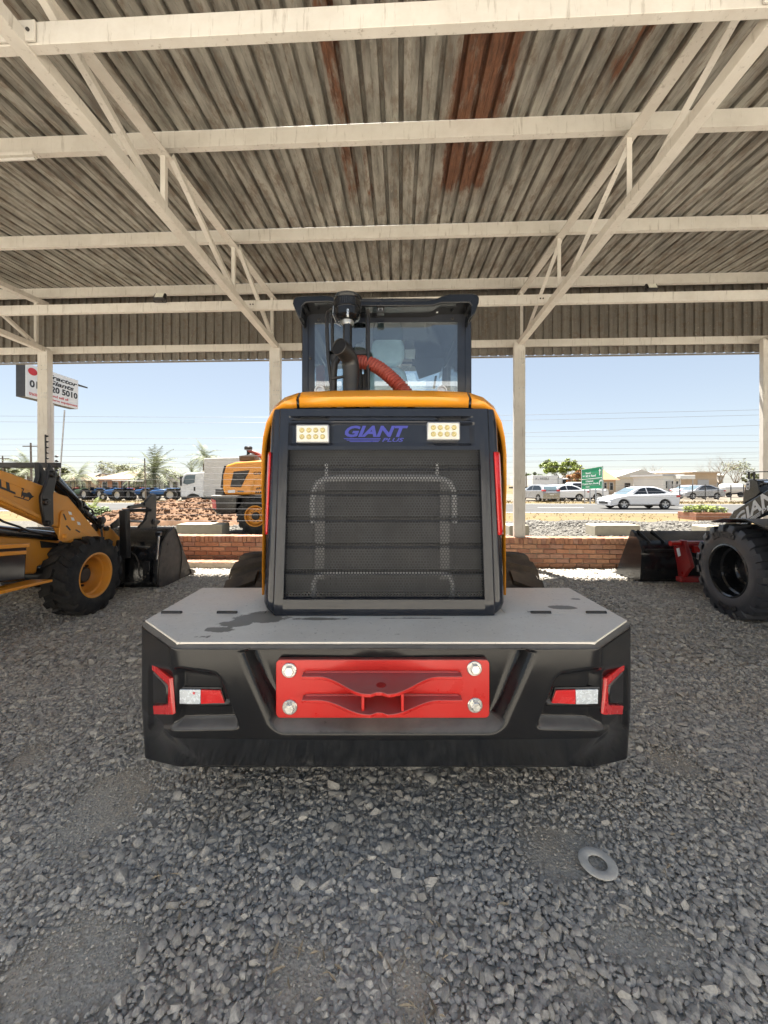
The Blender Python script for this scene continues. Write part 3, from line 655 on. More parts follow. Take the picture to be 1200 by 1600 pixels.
# lamp pods either side
for mir in (0, 1):
    X_ = (1213-PXg) if mir else PXg
    def line(x0, y0, x1, y1, w_, sgn):
        d = np.array((x1-x0, y1-y0), float); d /= np.linalg.norm(d); s_ = ((X_-x0)*d[1]-(PYg-y0)*d[0])*sgn; return np.clip(s_/w_, 0, 1)
    r_ = line(340, 1045, 377, 1138, 12, -1); bt = line(225, 1143, 377, 1140, 11, 1); tp = line(225, 1034, 345, 1050, 18, -1); lf = np.clip((X_-231)/5, 0, 1)
    dep += (0.014+0.036*np.clip((X_-267)/6, 0, 1))*sm(rnd(r_, bt, tp, lf))
    l1 = np.clip((X_-274)/4, 0, 1)*np.clip((354-X_)/4, 0, 1)*np.clip((PYg-1105)/3, 0, 1)*np.clip((1115-PYg)/5, 0, 1)
    dep -= 0.014*sm(l1)
# rounded top lip and bottom edge
dep += 0.016*(1-np.clip(tt/0.03, 0, 1))[:, None]**2 + 0.008*(np.clip((tt-0.985)/0.015, 0, 1))[:, None]**2
G[..., :2] += nor[None]*dep[..., None]
b = MB(); rows = [[tuple(G[i, j]) for j in range(NC)] for i in range(NR)]
b.grid(rows)
inn = [tuple((*(top2[j]+nor[j]*0.05), DZ-0.006)) for j in range(NC)]; inb = [tuple((*(bot2[j]+nor[j]*0.30), zz[-1]-0.022)) for j in range(NC)]
b.grid([inn, rows[0]]); b.grid([rows[-1], inb])
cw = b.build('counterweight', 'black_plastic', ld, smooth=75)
# underside tray that shows as a second dark edge
MB().prism([(x, y, 0.300) for x, y in ((-0.80, 1.62), (0.80, 1.62), (0.92, 1.75), (0.92, 2.3), (-0.92, 2.3), (-0.92, 1.75))], (0, 0, 0.05)).build('belly_plate', 'black_steel', ld, bevel=0.015)
# reflectors on the pods
def on_pod(pts, sgn, off, th, name, m, plane_p, plane_n, bevel=0.003):
    n = Vector(plane_n).normalized(); q = [at_plane(px if sgn < 0 else 1213-px, py, Vector(plane_p)+n*(off+th), n) for px, py in pts]
    return MB().prism(q, -n*th).build(name, m, ld, bevel=bevel)
for sgn in (-1, 1):
    kk = KR if sgn > 0 else 1.0; ch_p = Vector((sgn*1.065*kk, 1.675, 0.7)); ch_n = Vector((sgn*(1.675-1.440), -(1.065-0.795)*kk, 0)).normalized()
    on_pod([(237, 1037), (265, 1060), (269, 1117), (240, 1117), (238.5, 1102), (262, 1101), (262, 1071), (237, 1047)], sgn, -0.016, 0.014, 'marker_reflector', 'reflector_red', ch_p, ch_n)
    on_pod([(238, 1050), (260, 1072), (260, 1099), (239, 1100)], sgn, -0.018, 0.022, 'reflector_pad', 'black_plastic', ch_p, ch_n, 0.006)
    fp = Vector((0, 1.437, 0.7)); fn = Vector((0, -1, 0))
    a = on_pod([(278, 1077.5), (313, 1078), (313, 1101), (278.5, 1100)], sgn, -0.048, 0.010, 'reflector_strip', 'reflector_white', fp, fn, 0.002)
    c = on_pod([(313.4, 1078), (344, 1079), (352, 1102), (313.4, 1101)], sgn, -0.048, 0.010, 'reflector_strip', 'reflector_red', fp, fn, 0.002)
    e_ = at_plane(303 if sgn < 0 else 897, 1083 if sgn < 0 else 1095, fp+Vector((0, 0.0375, 0)), fn)
    st = []
    for k in range(10): 
        rr = 0.0072 if k % 2 == 0 else 0.003; st.append(e_+Vector((math.sin(k*math.pi/5)*rr, 0, math.cos(k*math.pi/5)*rr)))
    MB().prism(st, (0, -0.0012, 0)).build('star_mark', 'letter_red', a)
    on_pod([(275, 1074), (346, 1075), (355, 1105), (275, 1104)], sgn, -0.052, 0.008, 'reflector_base', 'black_plastic', fp, fn, 0.004)
# --- deck plates
zt = DZ
def plate(name, pts, z0, th, m, bv=0.0015):
    return MB().prism([(x*KR if x > 0 else x, y, z0) for x, y in pts], (0, 0, -th)).build(name, m, ld, bevel=bv)
def _deck(nt, b, p):
    c = ramp(nt, noise(nt, p, 4, 7, 0.65), 0.3, 0.7, (0.63, 0.60, 0.54, 1), (0.71, 0.68, 0.615, 1))
    c = mixc(nt, ramp(nt, noise(nt, p, 17, 6, 0.7), 0.5, 0.68, c1=(0.35,)*3+(1,)), c, (0.76, 0.74, 0.69))
    c = mixc(nt, ramp(nt, noise(nt, p, 60, 3, 0.7), 0.62, 0.72, c1=(0.5,)*3+(1,)), c, (0.17, 0.16, 0.14))
    sp = nt.nodes.new('ShaderNodeSeparateXYZ'); nt.links.new(p, sp.inputs[0]); tot = None
    def blob(cx, cy, rx, ry, g=1.0):
        dx = math_n(nt, 'DIVIDE', math_n(nt, 'SUBTRACT', sp.outputs[0], cx), rx); dy = math_n(nt, 'DIVIDE', math_n(nt, 'SUBTRACT', sp.outputs[1], cy), ry)
        d = math_n(nt, 'SQRT', math_n(nt, 'ADD', math_n(nt, 'MULTIPLY', dx, dx), math_n(nt, 'MULTIPLY', dy, dy)))
        return math_n(nt, 'MULTIPLY', math_n(nt, 'SUBTRACT', 1.0, d, True), g)
    for (px, py, rx, ry, g) in ((405, 967, .20, .10, 1.0), (372, 975, .13, .06, .9), (342, 985, .11, .05, .75), (318, 996, .10, .04, .62), (420, 960, .16, .07, 1.0), (500, 968, .22, .03, .8), (640, 967, .35, .015, .6), (880, 950, .11, .05, .95), (900, 937, .05, .03, .8), (835, 957, .06, .02, .7), (610, 992, .10, .012, .35), (770, 985, .12, .015, .4)):
        q = atz(px, py, DZ); a = blob(q.x, q.y, rx, ry, g); tot = a if tot is None else math_n(nt, 'MAXIMUM', tot, a)
    n_ = noise(nt, p, 9, 7, 0.62)
    s_ = math_n(nt, 'ADD', math_n(nt, 'MULTIPLY', tot, 0.75), n_)
    edge = ramp(nt, s_, 0.76, 0.795); core = ramp(nt, s_, 0.79, 0.815)
    c = mixc(nt, math_n(nt, 'MULTIPLY', edge, 0.8), c, (0.30, 0.27, 0.225)); c = mixc(nt, core, c, (0.20, 0.185, 0.16))
    nt.links.new(c, b.inputs['Base Color'])
    nt.links.new(ramp(nt, noise(nt, p, 8, 5, 0.6), 0.3, 0.7, (0.42,)*3+(1,), (0.62,)*3+(1,)), b.inputs['Roughness'])
    bump(nt, noise(nt, p, 40, 5, 0.6), 0.12, 0.004, b)
zone_mat('deck_plate', _deck)
YS = 1.782
plate('deck_plate', [(-1.05, YS-0.002), (-1.05, 1.69), (-0.785, 1.455), (0.785, 1.455), (1.05, 1.69), (1.05, YS-0.002), (0.55, YS-0.002), (0.55, 2.25), (-0.55, 2.25), (-0.55, YS-0.002)], zt+0.003, 0.012, 'deck_plate')
for s_ in (-1, 1):
    pts = [(-1.05, YS+0.002), (-0.5535, YS+0.002), (-0.5535, 2.22), (-1.05, 2.22)]
    fl = plate('deck_flap', [(x*(-s_), y) for x, y in pts], zt+0.003, 0.010, 'deck_plate')
    for hx in (-0.985, -0.728):
        MB().tube([(-s_*(hx-0.046), YS, zt+0.006), (-s_*(hx+0.046), YS, zt+0.006)], 0.0075, 8).build('hinge', 'black_steel', fl)
    hb = MB().lathe([(0.022, 0), (0.022, 0.012), (0.014, 0.022), (0, 0.024)], (-s_*-0.60, 2.19, zt+0.003), (0, 0, 1), 12); hb.build('latch_knob', 'zinc', fl, smooth=40)
plate('deck_support', [(-1.03, 2.21), (-1.03, 1.69), (-0.77, 1.465), (0.77, 1.465), (1.03, 1.69), (1.03, 2.21)], zt-0.012, 0.02, 'black_steel')
# --- red hitch plate
yp = 1.470
b = MB(); a0 = at(431, 1031, yp); a1 = at(765, 1122, yp); rr = 0.018
x0, x1, z0_, z1_ = a0.x, a1.x, a1.z, a0.z
rp = []
for cx_, cz_, st in ((x1-rr, z1_-rr, 0), (x0+rr, z1_-rr, 90), (x0+rr, z0_+rr, 180), (x1-rr, z0_+rr, 270)):
    for k in range(6): t = R(st+k*18); rp.append((cx_+rr*math.cos(t), yp, cz_+rr*math.sin(t)))
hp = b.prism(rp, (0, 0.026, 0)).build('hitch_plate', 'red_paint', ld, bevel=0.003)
for (wy, prot, hz) in ((1055, 0.155, 0), (1091, 0.125, 1)):
    zc = at(597, wy, yp).z; xl, xr = at(474, 0, yp).x, at(720, 0, yp).x; th = 0.012
    prof = []
    for k in range(33):
        t = k/32; x = xl+(xr-xl)*t; q = abs(t-0.48)/0.5
        d = 0.035+(prot-0.035)*(1-sm(np.clip((q-0.12)/0.62, 0, 1))) - (0.012 if q < 0.08 else 0)
        prof.append((x, yp-float(d), zc))
    b = MB().prism([(xl, yp+0.002, zc)]+prof+[(xr, yp+0.002, zc)], (0, 0, th)); fg = b.build('hitch_flange', 'red_paint', hp, bevel=0.002)
    xm = (xl+xr)/2-0.003
    MB().lathe([(0.018, 0), (0.018, 0.0015), (0, 0.0015)], (xm, yp-prot*0.62, zc+th), (0, 0, 1), 20).build('pin_hole', 'dark_red', fg) if hz == 0 else None
    wd = MB().tube([(xl+0.01, yp-0.002, zc+th), (xm, yp-0.002, zc+th+0.001), (xr-0.01, yp-0.002, zc+th)], 0.0055, 6); wd.build('weld_bead', 'red_paint', fg, smooth=40)
za, zb = at(0, 1091, yp).z, at(0, 1055, yp).z
for px in (568, 628):
    x = at(px, 0, yp-0.06).x; MB().box((x, yp-0.052, (za+zb)/2+0.006), (0.010, 0.104, zb-za-0.011)).build('gusset', 'red_paint', hp, bevel=0.001)
for px, py in ((452, 1047), (741, 1044), (453, 1104.5), (742, 1101.5)):
    c = at(px, py, yp)
    bo = MB().lathe([(0.0285, 0), (0.0285, 0.004), (0.026, 0.006), (0.0, 0.006)], c, (0, -1, 0), 28).build('bolt', 'zinc', hp, smooth=30)
    MB().lathe([(0.0195, 0.005), (0.0195, 0.017), (0.0165, 0.0195), (0, 0.0195)], c, (0.1, -1, 0.05), 6).build('bolt_head', 'zinc', bo)
# --- rear bezel of the hood
ZB, ZT = DZ+0.006, CAM_H+0.365
GZ0, GZ1, GX = CAM_H-0.522, CAM_H+0.165, 0.457
def yface(z): return 1.730+0.12*(z-ZB)/(ZT-ZB)
SEC = [(0.457, 0.0), (0.478, -0.002), (0.497, 0.0), (0.503, 0.005), (0.507, 0.012), (0.528, 0.016), (0.546, 0.030), (0.558, 0.052), (0.568, 0.085), (0.578, 0.14), (0.588, 0.20), (0.594, 0.27)]
def bez(q, z, s_, off=0.0):
    i = min(int(q), len(SEC)-2); f = q-i; x = SEC[i][0]*(1-f)+SEC[i+1][0]*f; d = SEC[i][1]*(1-f)+SEC[i+1][1]*f
    tb = np.clip((ZB+0.05-z)/0.05, 0, 1); x -= 0.03*float(tb)**2*(1 if q > 3 else 0); tu = np.clip((z-ZT+0.10)/0.10, 0, 1)
    x -= (0.012*float(tu)**2 if q > 5 else 0); d += 0.012*float(tb)**2
    nx = min(1, max(0, (q-4)/6)); n = Vector((nx, -(1-nx), 0)).normalized()
    return Vector((s_*(x+n.x*off), yface(z)+d+n.y*off, z))
zrows = [ZB+(ZT-ZB)*k/40 for k in range(41)]
for s_ in (-1, 1):
    b = MB(); b.grid([[bez(q, z, s_) for q in np.linspace(0, len(SEC)-1, 34)] for z in zrows])
    b.grid([[bez(0, z, s_), bez(0, z, s_)+Vector((0, 0.05, 0))] for z in zrows if GZ0-0.01 <= z <= GZ1+0.01])
    b.build('bezel_pillar', 'slate_gloss', ld, smooth=30)
# bottom band
xs = np.linspace(-GX, GX, 24)
def band(z0, z1, nz, fn=lambda x, z: 0.0):
    return [[(x, yface(z)+fn(x, z), z) for x in xs] for z in np.linspace(z0, z1, nz)]
b = MB(); b.grid(band(ZB, GZ0, 10, lambda x, z: 0.010*float(np.clip((ZB+0.03-z)/0.03, 0, 1))**2)); b.grid([[(x, yface(GZ0), GZ0) for x in xs], [(x, yface(GZ0)+0.05, GZ0+0.004) for x in xs]])
b.build('lower_band', 'slate_gloss', ld, smooth=30)
# upper band with recessed lamp field
xs = np.linspace(-GX, GX, 120)
def updep(x, z):
    px = CX+F*x/1.84; py = HY-F*(z-CAM_H)/1.84
    c0 = np.clip((px-(449 if px < 600 else 449))/6, 0, 1)*np.clip((741-px)/6, 0, 1)*np.clip((py-(660 if (520 > px or px > 670) else 659))/4, 0, 1)*np.clip((697-py)/5, 0, 1)
    mid = np.clip((px-512)/10, 0, 1)*np.clip((684-px)/10, 0, 1)
    d = 0.020*float(c0)*(1-0.55*float(mid))
    g = np.clip((px-452)/14, 0, 1)*np.clip((738-px)/14, 0, 1)*np.clip((py-650.0)/1.5, 0, 1)*np.clip((657.5-py)/1.5, 0, 1)
    midg = 1-0.62*np.clip((px-505)/10, 0, 1)*np.clip((690-px)/10, 0, 1)
    return d+0.035*float(g)*float(midg)
b = MB(); b.grid(band(GZ1, ZT, 90, updep)); b.grid([[(x, yface(GZ1), GZ1) for x in xs], [(x, yface(GZ1)+0.05, GZ1) for x in xs]])
b.grid([[(x, yface(ZT), ZT) for x in xs], [(x, yface(ZT)+0.10, ZT+0.02) for x in xs]])
b.build('lamp_panel', 'slate_gloss', ld, smooth=28)
# side seal behind the bezel so that no light leaks in
MB().box((0, 2.45, 1.42), (1.15, 0.9, 0.96)).build('engine_block', 'black_steel', ld)
# --- perforated grille: hexagonal cells with real holes, folded in six bands
pit = 0.01415; rowh = pit*0.866; fold = [CAM_H+(HY-y)*1.79/F for y in (730, 771, 812, 853, 893, 934)]
def gy(z):
    d = 0.024
    for fz in fold:
        q = (z-fz)
        if -0.012 < q < 0.012: d += 0.011*(1-abs(q)/0.012)
        if 0 <= q < 0.11: d += 0.006*(1-q/0.11)
    return yface(z)+d
V3, F3 = [], []
nrow = int((GZ1-GZ0)/rowh)+1
for r_ in range(nrow):
    z = GZ0+0.002+r_*rowh; ncol = int(2*GX/pit)
    for c_ in range(-ncol//2, ncol//2+1):
        x = (c_+(0.5 if r_ % 2 else 0))*pit
        if abs(x) > GX-0.002: continue
        base = len(V3)
        for k in range(6):
            a = math.pi/6+k*math.pi/3; ox, oz = math.cos(a)*pit/math.sqrt(3)*1.003, math.sin(a)*pit/math.sqrt(3)*1.003
            V3.append((x+ox, gy(z+oz), z+oz))
        for k in range(6):
            a = math.pi/6+k*math.pi/3; ox, oz = math.cos(a)*0.0054, math.sin(a)*0.0054
            V3.append((x+ox, gy(z+oz), z+oz))
        for k in range(6): F3.append((base+k, base+(k+1) % 6, base+6+(k+1) % 6, base+6+k))
b = MB(); b.add(V3, F3); b.build('grille_mesh', 'grille_mesh', ld, fix=False)
for fz in fold[:]:
    MB().box((0, yface(fz)+0.052, fz), (2*GX, 0.010, 0.010)).build('fold_shade_bar', 'black_steel', ld)  # black bars added behind the folds, painting in the dark crease lines
# radiator and guard tubes behind it
rad = MB().box((0, 1.955, 1.30), (0.90, 0.03, 0.68)).build('radiator', 'radiator', ld)
b = MB()
for k in range(26): b.box((-0.36+k*0.0288, 1.936, 1.30), (0.006, 0.008, 0.64))
b.build('radiator_fins', 'radiator', rad)
yt = 1.862
def tpts(lst): return [at(px, py, yt) for px, py in lst]
MB().tube(tpts([(489, 818), (489, 790), (490, 768), (496, 755), (508, 748.5), (530, 747), (605, 746.5), (675, 747), (692, 748.5), (703, 755), (709, 768), (710, 790), (710, 818)]), 0.016, 12).build('fan_guard_tube', 'guard_tube', ld, smooth=50)
MB().tube(tpts([(490, 932), (490, 912), (495, 900), (507, 895), (600, 894), (690, 895), (702, 900), (707, 912), (707, 932)]), 0.013, 12).build('lower_guard_tube', 'guard_tube', ld, smooth=50)
for px in (500, 695):
    a, c = at(px, 750, yt+0.02), at(px, 905, yt+0.02); MB().box((a+c)/2, (0.045, 0.006, a.z-c.z)).build('guard_bracket', 'bracket_grey', ld)
for px in (510, 683):
    a, c = at(px, 724, yt), at(px, 748, yt); MB().box((a+c)/2, (0.014, 0.01, a.z-c.z)).build('guard_stay', 'guard_tube', ld)
# --- lamps
for px, py in ((489.5, 678.5), (692, 674.5)):
    c = at(px, py, yface(1.74)+0.012); hw, hh = 0.079, 0.044
    lp = MB().box(c, (2*hw, 0.05, 2*hh)).build('work_lamp', 'aluminium', ld, bevel=0.008, seg=3)
    MB().box(c+Vector((0, -0.024, 0)), (2*hw-0.012, 0.006, 2*hh-0.012)).build('reflector', 'led_white', lp, bevel=0.002)
    for i in range(4):
        for j in range(2):
            q = c+Vector((-0.049+i*0.0327, -0.028, 0.0155-j*0.031)); MB().lathe([(0.0125, 0), (0.010, 0.004), (0.005, 0.001), (0, 0.0025)], q, (0, -1, 0), 10).build('led', 'led_yellow', lp, smooth=40)
# --- lettering on the lamp panel
yl = yface(1.745)+0.0085
b = MB(); o_ = at(539, 683, yl); e_ = at(638, 683, yl)-o_; u_ = at(539, 665, yl)-o_
vs, fs = text_fit('GIANT', o_, e_, u_, 0.035, 0.30); b.add(vs, fs)
o_ = at(597, 690.5, yl); vs, fs = text_fit('PLUS', o_, at(631, 690.5, yl)-o_, at(597, 684.5, yl)-o_, 0.02, 0.30); b.add(vs, fs)
for k, (l_, r_) in enumerate(((537, 595), (541, 594), (546, 592))):
    y_ = 685+k*2.2; b.add([at(l_, y_, yl), at(r_, y_, yl), at(r_-0.6, y_+1.2, yl), at(l_+1.5, y_+1.2, yl)], [(0, 1, 2, 3)])
b.v = [(v[0], yface(v[2])+updep(v[0], v[2])-0.0022, v[2]) for v in b.v]
b.build('maker_lettering', 'letter_blue', ld, solid=0.001)
# --- tail lamps set into the bezel corners
for s_ in (-1, 1):
    zr = np.linspace(CAM_H-0.235, CAM_H+0.155, 20)
    def edge(z, w0, w1):
        k = (z-zr[0])/(zr[-1]-zr[0]); return w0+(w1-w0)*k
    b = MB(); P_ = [[bez(q, z, s_, 0.006) for q in np.linspace(edge(z, *((5.2, 4.8) if s_ > 0 else (6.2, 5.8))), edge(z, 7.3, 6.9), 7)] for z in zr]; b.grid(P_)
    b.build('tail_lamp', 'reflector_red', ld, smooth=40, solid=0.008)
    b = MB(); P_ = [[bez(q, z, s_, 0.004) for q in np.linspace(edge(z, 7.4, 7.0), 9.4, 6)] for z in zr[3:]]; b.grid(P_)
    b.build('side_lamp', 'reflector_white', ld, smooth=40, solid=0.008)
# --- hood shell
HS = [(0.645, 0.925), (0.645, 1.10), (0.642, 1.30), (0.638, 1.50), (0.630, 1.66), (0.617, 1.76), (0.597, 1.84), (0.560, 1.91), (0.503, 1.957), (0.432, 1.982), (0.418, 1.985), (0.25, 1.992), (0, 1.995)]
HE = [(0.622, 0.925), (0.622, 1.10), (0.620, 1.30), (0.616, 1.50), (0.606, 1.64), (0.592, 1.72), (0.572, 1.785), (0.535, 1.838), (0.485, 1.868), (0.432, 1.880), (0.418, 1.881), (0.25, 1.884), (0, 1.886)]
def hood_row(kind):
    out = []
    for i in range(len(HS)):
        e, s_ = HE[i], HS[i]; zf = np.clip((s_[1]-1.3)/0.65, 0, 1); ytop = 1.895; ye = 2.0-(2.0-ytop)*float(zf)
        if kind == 0: out.append((e[0], ye+0.01, e[1]))
        elif kind == 1: out.append((e[0]+(s_[0]-e[0])*0.45, ye-0.004, e[1]+(s_[1]-e[1])*0.42))
        elif kind == 2: out.append((e[0]+(s_[0]-e[0])*0.80, ye+0.025*(1+zf), e[1]+(s_[1]-e[1])*0.80))
        elif kind == 3: out.append((s_[0], ye+0.07+0.06*zf, s_[1]))
        elif kind == 4: out.append((s_[0]+0.004, 2.35, s_[1]+0.012))
        else: out.append((s_[0]+0.004, 2.92, s_[1]+0.015))
    return out
rows = [hood_row(k) for k in range(6)]
for s_ in (-1, 1):
    b = MB(); b.grid([[(s_*p[0], p[1], p[2]) for p in r_[:10]] for r_ in rows]); b.build('hood_side_panel', 'yellow', ld, smooth=50, solid=0.006)
    b = MB(); b.grid([[(s_*p[0], p[1]+0.006, p[2]-0.006) for p in (r_[9], r_[10])] for r_ in rows]); b.build('hood_seam', 'black_plastic', ld, smooth=50, solid=0.012)
b = MB(); b.grid([[(p[0], p[1], p[2]) for p in r_[10:]]+[(-p[0], p[1], p[2]) for p in r_[10:-1][::-1]] for r_ in rows]); b.build('hood_top_panel', 'yellow', ld, smooth=50, solid=0.006)
b = MB(); b.grid([[(x, 1.90, 1.878) for x in (-0.42, 0.42)], [(x, 1.93, 1.862) for x in (-0.42, 0.42)], [(x, 1.86, 1.868) for x in (-0.42, 0.42)]]); b.build('hood_seal', 'black_plastic', ld)
# --- cab
yc = 3.0
cabm = 'slate_gloss'
def ypoly(pts, Y, th, name, m, parent=ld, bevel=0.004): return MB().prism([at(px, py, Y) for px, py in pts], (0, th, 0)).build(name, m, parent, bevel=bevel)
xl, xr = at(472, 0, yc).x, at(736.5, 0, yc).x; zr0, zr1 = 1.55, at(0, 486, yc).z
for x_, nm in ((xl+0.028, 'rear_post'), (xr-0.028, 'rear_post')):
    MB().box((x_, yc+0.03, (zr0+zr1)/2), (0.056, 0.09, zr1-zr0)).build(nm, cabm, ld, bevel=0.012, seg=3)
for x_ in (xl+0.03, xr-0.03):
    MB().bar((x_, 4.25, zr0), (x_, 4.10, zr1), 0.06, 0.06, up=(0, 1, 0)).build('front_post', cabm, ld, bevel=0.01)
    MB().bar((x_, 3.0, zr1-0.03), (x_, 4.12, zr1-0.03), 0.06, 0.06).build('roof_rail', cabm, ld, bevel=0.01)
MB().box(((xl+xr)/2, 4.12, zr1-0.03), (xr-xl-0.06, 0.05, 0.07)).build('front_header', cabm, ld, bevel=0.01)
MB().box(((xl+xr)/2, 3.62, 1.62), (xr-xl-0.01, 1.28, 0.16)).build('cab_floor', 'black_steel', ld, bevel=0.02)
MB().box(((xl+xr)/2, 4.24, 1.80), (xr-xl-0.08, 0.03, 0.26)).build('front_dash_panel', 'black_steel', ld, bevel=0.01)
# rear window frame (glazed frame with a wide painted border)
fr = MB(); o4 = [at(px, py, yc-0.01) for px, py in ((479, 489), (730, 489), (730, 640), (479, 640))]; i4 = [at(px, py, yc-0.01) for px, py in ((491.5, 504.5), (715, 503.5), (715, 632), (491.5, 632))]
for k in range(4):
    q = [o4[k], o4[(k+1) % 4], i4[(k+1) % 4], i4[k]]; fr.prism(q, (0, 0.012, 0))
wf = fr.build('rear_window_frame', cabm, ld)
MB().prism([p+Vector((0, 0.004, 0)) for p in i4], (0, 0.004, 0)).build('rear_window_pane', 'cab_glass', wf)
for px, py in ((498, 500), (707, 498), (485, 560)):
    MB().lathe([(0.011, 0), (0.011, 0.008), (0.006, 0.012), (0, 0.012)], at(px, py, yc-0.01), (0, -1, 0), 12).build('frame_bolt', 'black_steel', wf, smooth=40)
for x_ in (xl+0.006, xr-0.012): MB().box((x_, 3.55, 2.25), (0.006, 1.0, 1.15)).build('side_window_pane', 'cab_glass', ld)
MB().prism([(xl+0.06, 4.22, 1.9), (xr-0.06, 4.22, 1.9), (xr-0.06, 4.12, zr1-0.08), (xl+0.06, 4.12, zr1-0.08)], (0, 0.006, 0)).build('windscreen_pane', 'cab_glass', ld)
# roof
yr = 2.80
ro = [(457, 474), (458, 468), (462, 463.5), (470, 462), (512, 461), (520, 463), (532, 468), (545, 469.5), (665, 469), (680, 467), (694, 461), (702, 459), (738, 458), (746, 460), (749, 465), (748.5, 472)]
ri = [(742, 490), (737, 497), (735, 494), (737, 478), (733, 473), (690, 473.5), (676, 478), (540, 479), (524, 474), (512, 471.5), (478, 473), (472, 478), (471, 496), (467, 498)]
b = MB().prism([at(px, py, yr) for px, py in ro+ri], (0, 1.62, 0)); b.build('cab_roof', 'black_plastic', ld, bevel=0.012, seg=3)
MB().box(((xl+xr)/2, 3.58, zr1+0.028), (xr-xl+0.05, 1.40, 0.035)).build('roof_lining', 'black_steel', ld, bevel=0.01)
MB().box(((xl+xr)/2, 2.98, at(0, 484, yc).z), (xr-xl, 0.06, 0.06)).build('rear_header', 'black_steel', ld, bevel=0.008)
for px in (569, 580, 587.5, 602, 609, 622, 669, 682.5):
    MB().lathe([(0.011, 0), (0.011, 0.008), (0.005, 0.014), (0, 0.014)], at(px, 487, 2.945), (0, -1, 0), 10).build('roof_bolt', 'paper', ld, smooth=40)
cm = MB().box(at(594.5, 483, 2.86), (0.055, 0.06, 0.075)).build('rear_camera', 'black_steel', ld, bevel=0.006)
b = MB(); c = at(594.5, 481, 2.828)
for dx in (-0.013, 0.013): b.box(c+Vector((dx, 0, 0)), (0.004, 0.004, 0.036))
b.box(c, (0.026, 0.004, 0.004)); b.build('camera_guard', 'aluminium', cm)
# interior: wrapped seat, manual, steering column
st = MB()
sc_ = [at(px, py, 3.45) for px, py in ((581, 535), (588, 527), (604, 523.5), (620, 524.5), (629, 530), (632, 540), (632, 556), (628, 566), (618, 570), (592, 570), (583, 564), (580, 550))]
MB().prism(sc_, (0, 0.10, 0)).build('head_rest', 'seat_film', ld, bevel=0.035, seg=4)
sc_ = [at(px, py, 3.45) for px, py in ((578, 578), (590, 572), (622, 572), (634, 579), (641, 612), (641, 640), (572, 640), (573, 600))]
MB().prism(sc_, (0, 0.14, 0)).build('seat_back', 'seat_film', ld, bevel=0.04, seg=4)
MB().box((0.03, 3.66, 1.92), (0.5, 0.46, 0.14)).build('seat_cushion', 'seat_film', ld, bevel=0.05, seg=3)
ypoly([(633, 533), (650, 534), (648, 561), (633, 560)], 3.70, 0.004, 'hanging_paper', 'paper', bevel=0)
ypoly([(645, 537), (702, 512), (700, 570), (690, 574), (690, 580), (655, 592), (648, 572), (644, 572)], 4.02, 0.02, 'display_panel', 'slate_gloss', bevel=0.006)
MB().tube([at(678, 606, 3.9), at(681, 588, 3.95)], 0.012, 8).build('display_stalk', 'black_steel', ld)
b = MB(); c = Vector((0.10, 3.95, 2.10)); b.lathe([(0.19+0.013*math.cos(a), 0.013*math.sin(a)) for a in np.linspace(0, 6.283, 9)[:-1]], c, (0, -0.45, 0.9), 32, close=True); b.tube([c, c+Vector((0, 0.12, -0.35))], 0.03, 10); b.bar(c+Vector((-0.19, 0, 0)), c+Vector((0.19, 0, 0)), 0.03, 0.012)
b.build('steering_wheel', 'black_plastic', ld, smooth=40)
ypoly([(493, 572), (506, 569), (508, 608), (494, 610)], 3.30, 0.05, 'extinguisher_box', 'red_hose', bevel=0.01)
ypoly([(554, 507), (562, 503), (570, 507), (572, 520), (567, 533), (556, 536), (553, 548), (549, 548), (549, 515)], 3.12, 0.05, 'mirror_bracket', 'black_steel', bevel=0.01)
for px in (500, 690):
    c = at(px, 611, 2.60); MB().lathe([(0.034, 0), (0.034, 0.02), (0.026, 0.02), (0.022, 0.010), (0, 0.012)], c, (0, -1, 0), 24).build('rear_marker_lamp', 'aluminium', ld, smooth=40)
# --- intake, exhaust, hose, guard rails
yi = 2.50
c = at(543, 503, yi)
k = yi/F
zz0 = at(0, 607, yi).z-0.05
MB().tube([(c.x, yi, zz0), (c.x, yi, at(0, 500, yi).z)], 0.030, 20).build('intake_pipe', 'black_gloss', ld, smooth=40)
MB().lathe([(0.040, 0), (0.040, 0.024), (0.034, 0.030), (0.034, -0.006), ], at(543, 507, yi), (0, 0, 1), 24).build('hose_clamp', 'zinc', ld, smooth=40)
pc = MB().lathe([(0.045, 0), (0.070, 0.010), (0.082, 0.025), (0.084, 0.070), (0.080, 0.074), (0.084, 0.078), (0.086, 0.128), (0.091, 0.134), (0.093, 0.148), (0.085, 0.158), (0.05, 0.165), (0, 0.166)], at(543, 502, yi), (0, 0, 1), 40).build('pre_cleaner', 'black_plastic', ld, smooth=35)
b = MB()
for i in range(44):
    a = 2*math.pi*i/44; q = at(543, 502, yi); b.box(q+Vector((math.cos(a)*0.0865, math.sin(a)*0.0865, 0.105)), (0.004, 0.004, 0.036), Matrix.Rotation(a, 3, 'Z'))
b.build('vent_slats', 'black_steel', pc)
b = MB(); q = at(543.5, 489, yi-0.087); b.box(q, (0.012, 0.008, 0.05)); b.lathe([(0.008, 0), (0.008, 0.008), (0, 0.008)], q+Vector((0, -0.004, -0.012)), (0, -1, 0), 10); b.build('clip', 'zinc', pc)
MB().tube([at(521, 478, yi), at(520, 492, yi), at(526, 506, yi-0.03), at(533, 510, yi-0.03)], 0.003, 6).build('clip_wire', 'zinc', pc)
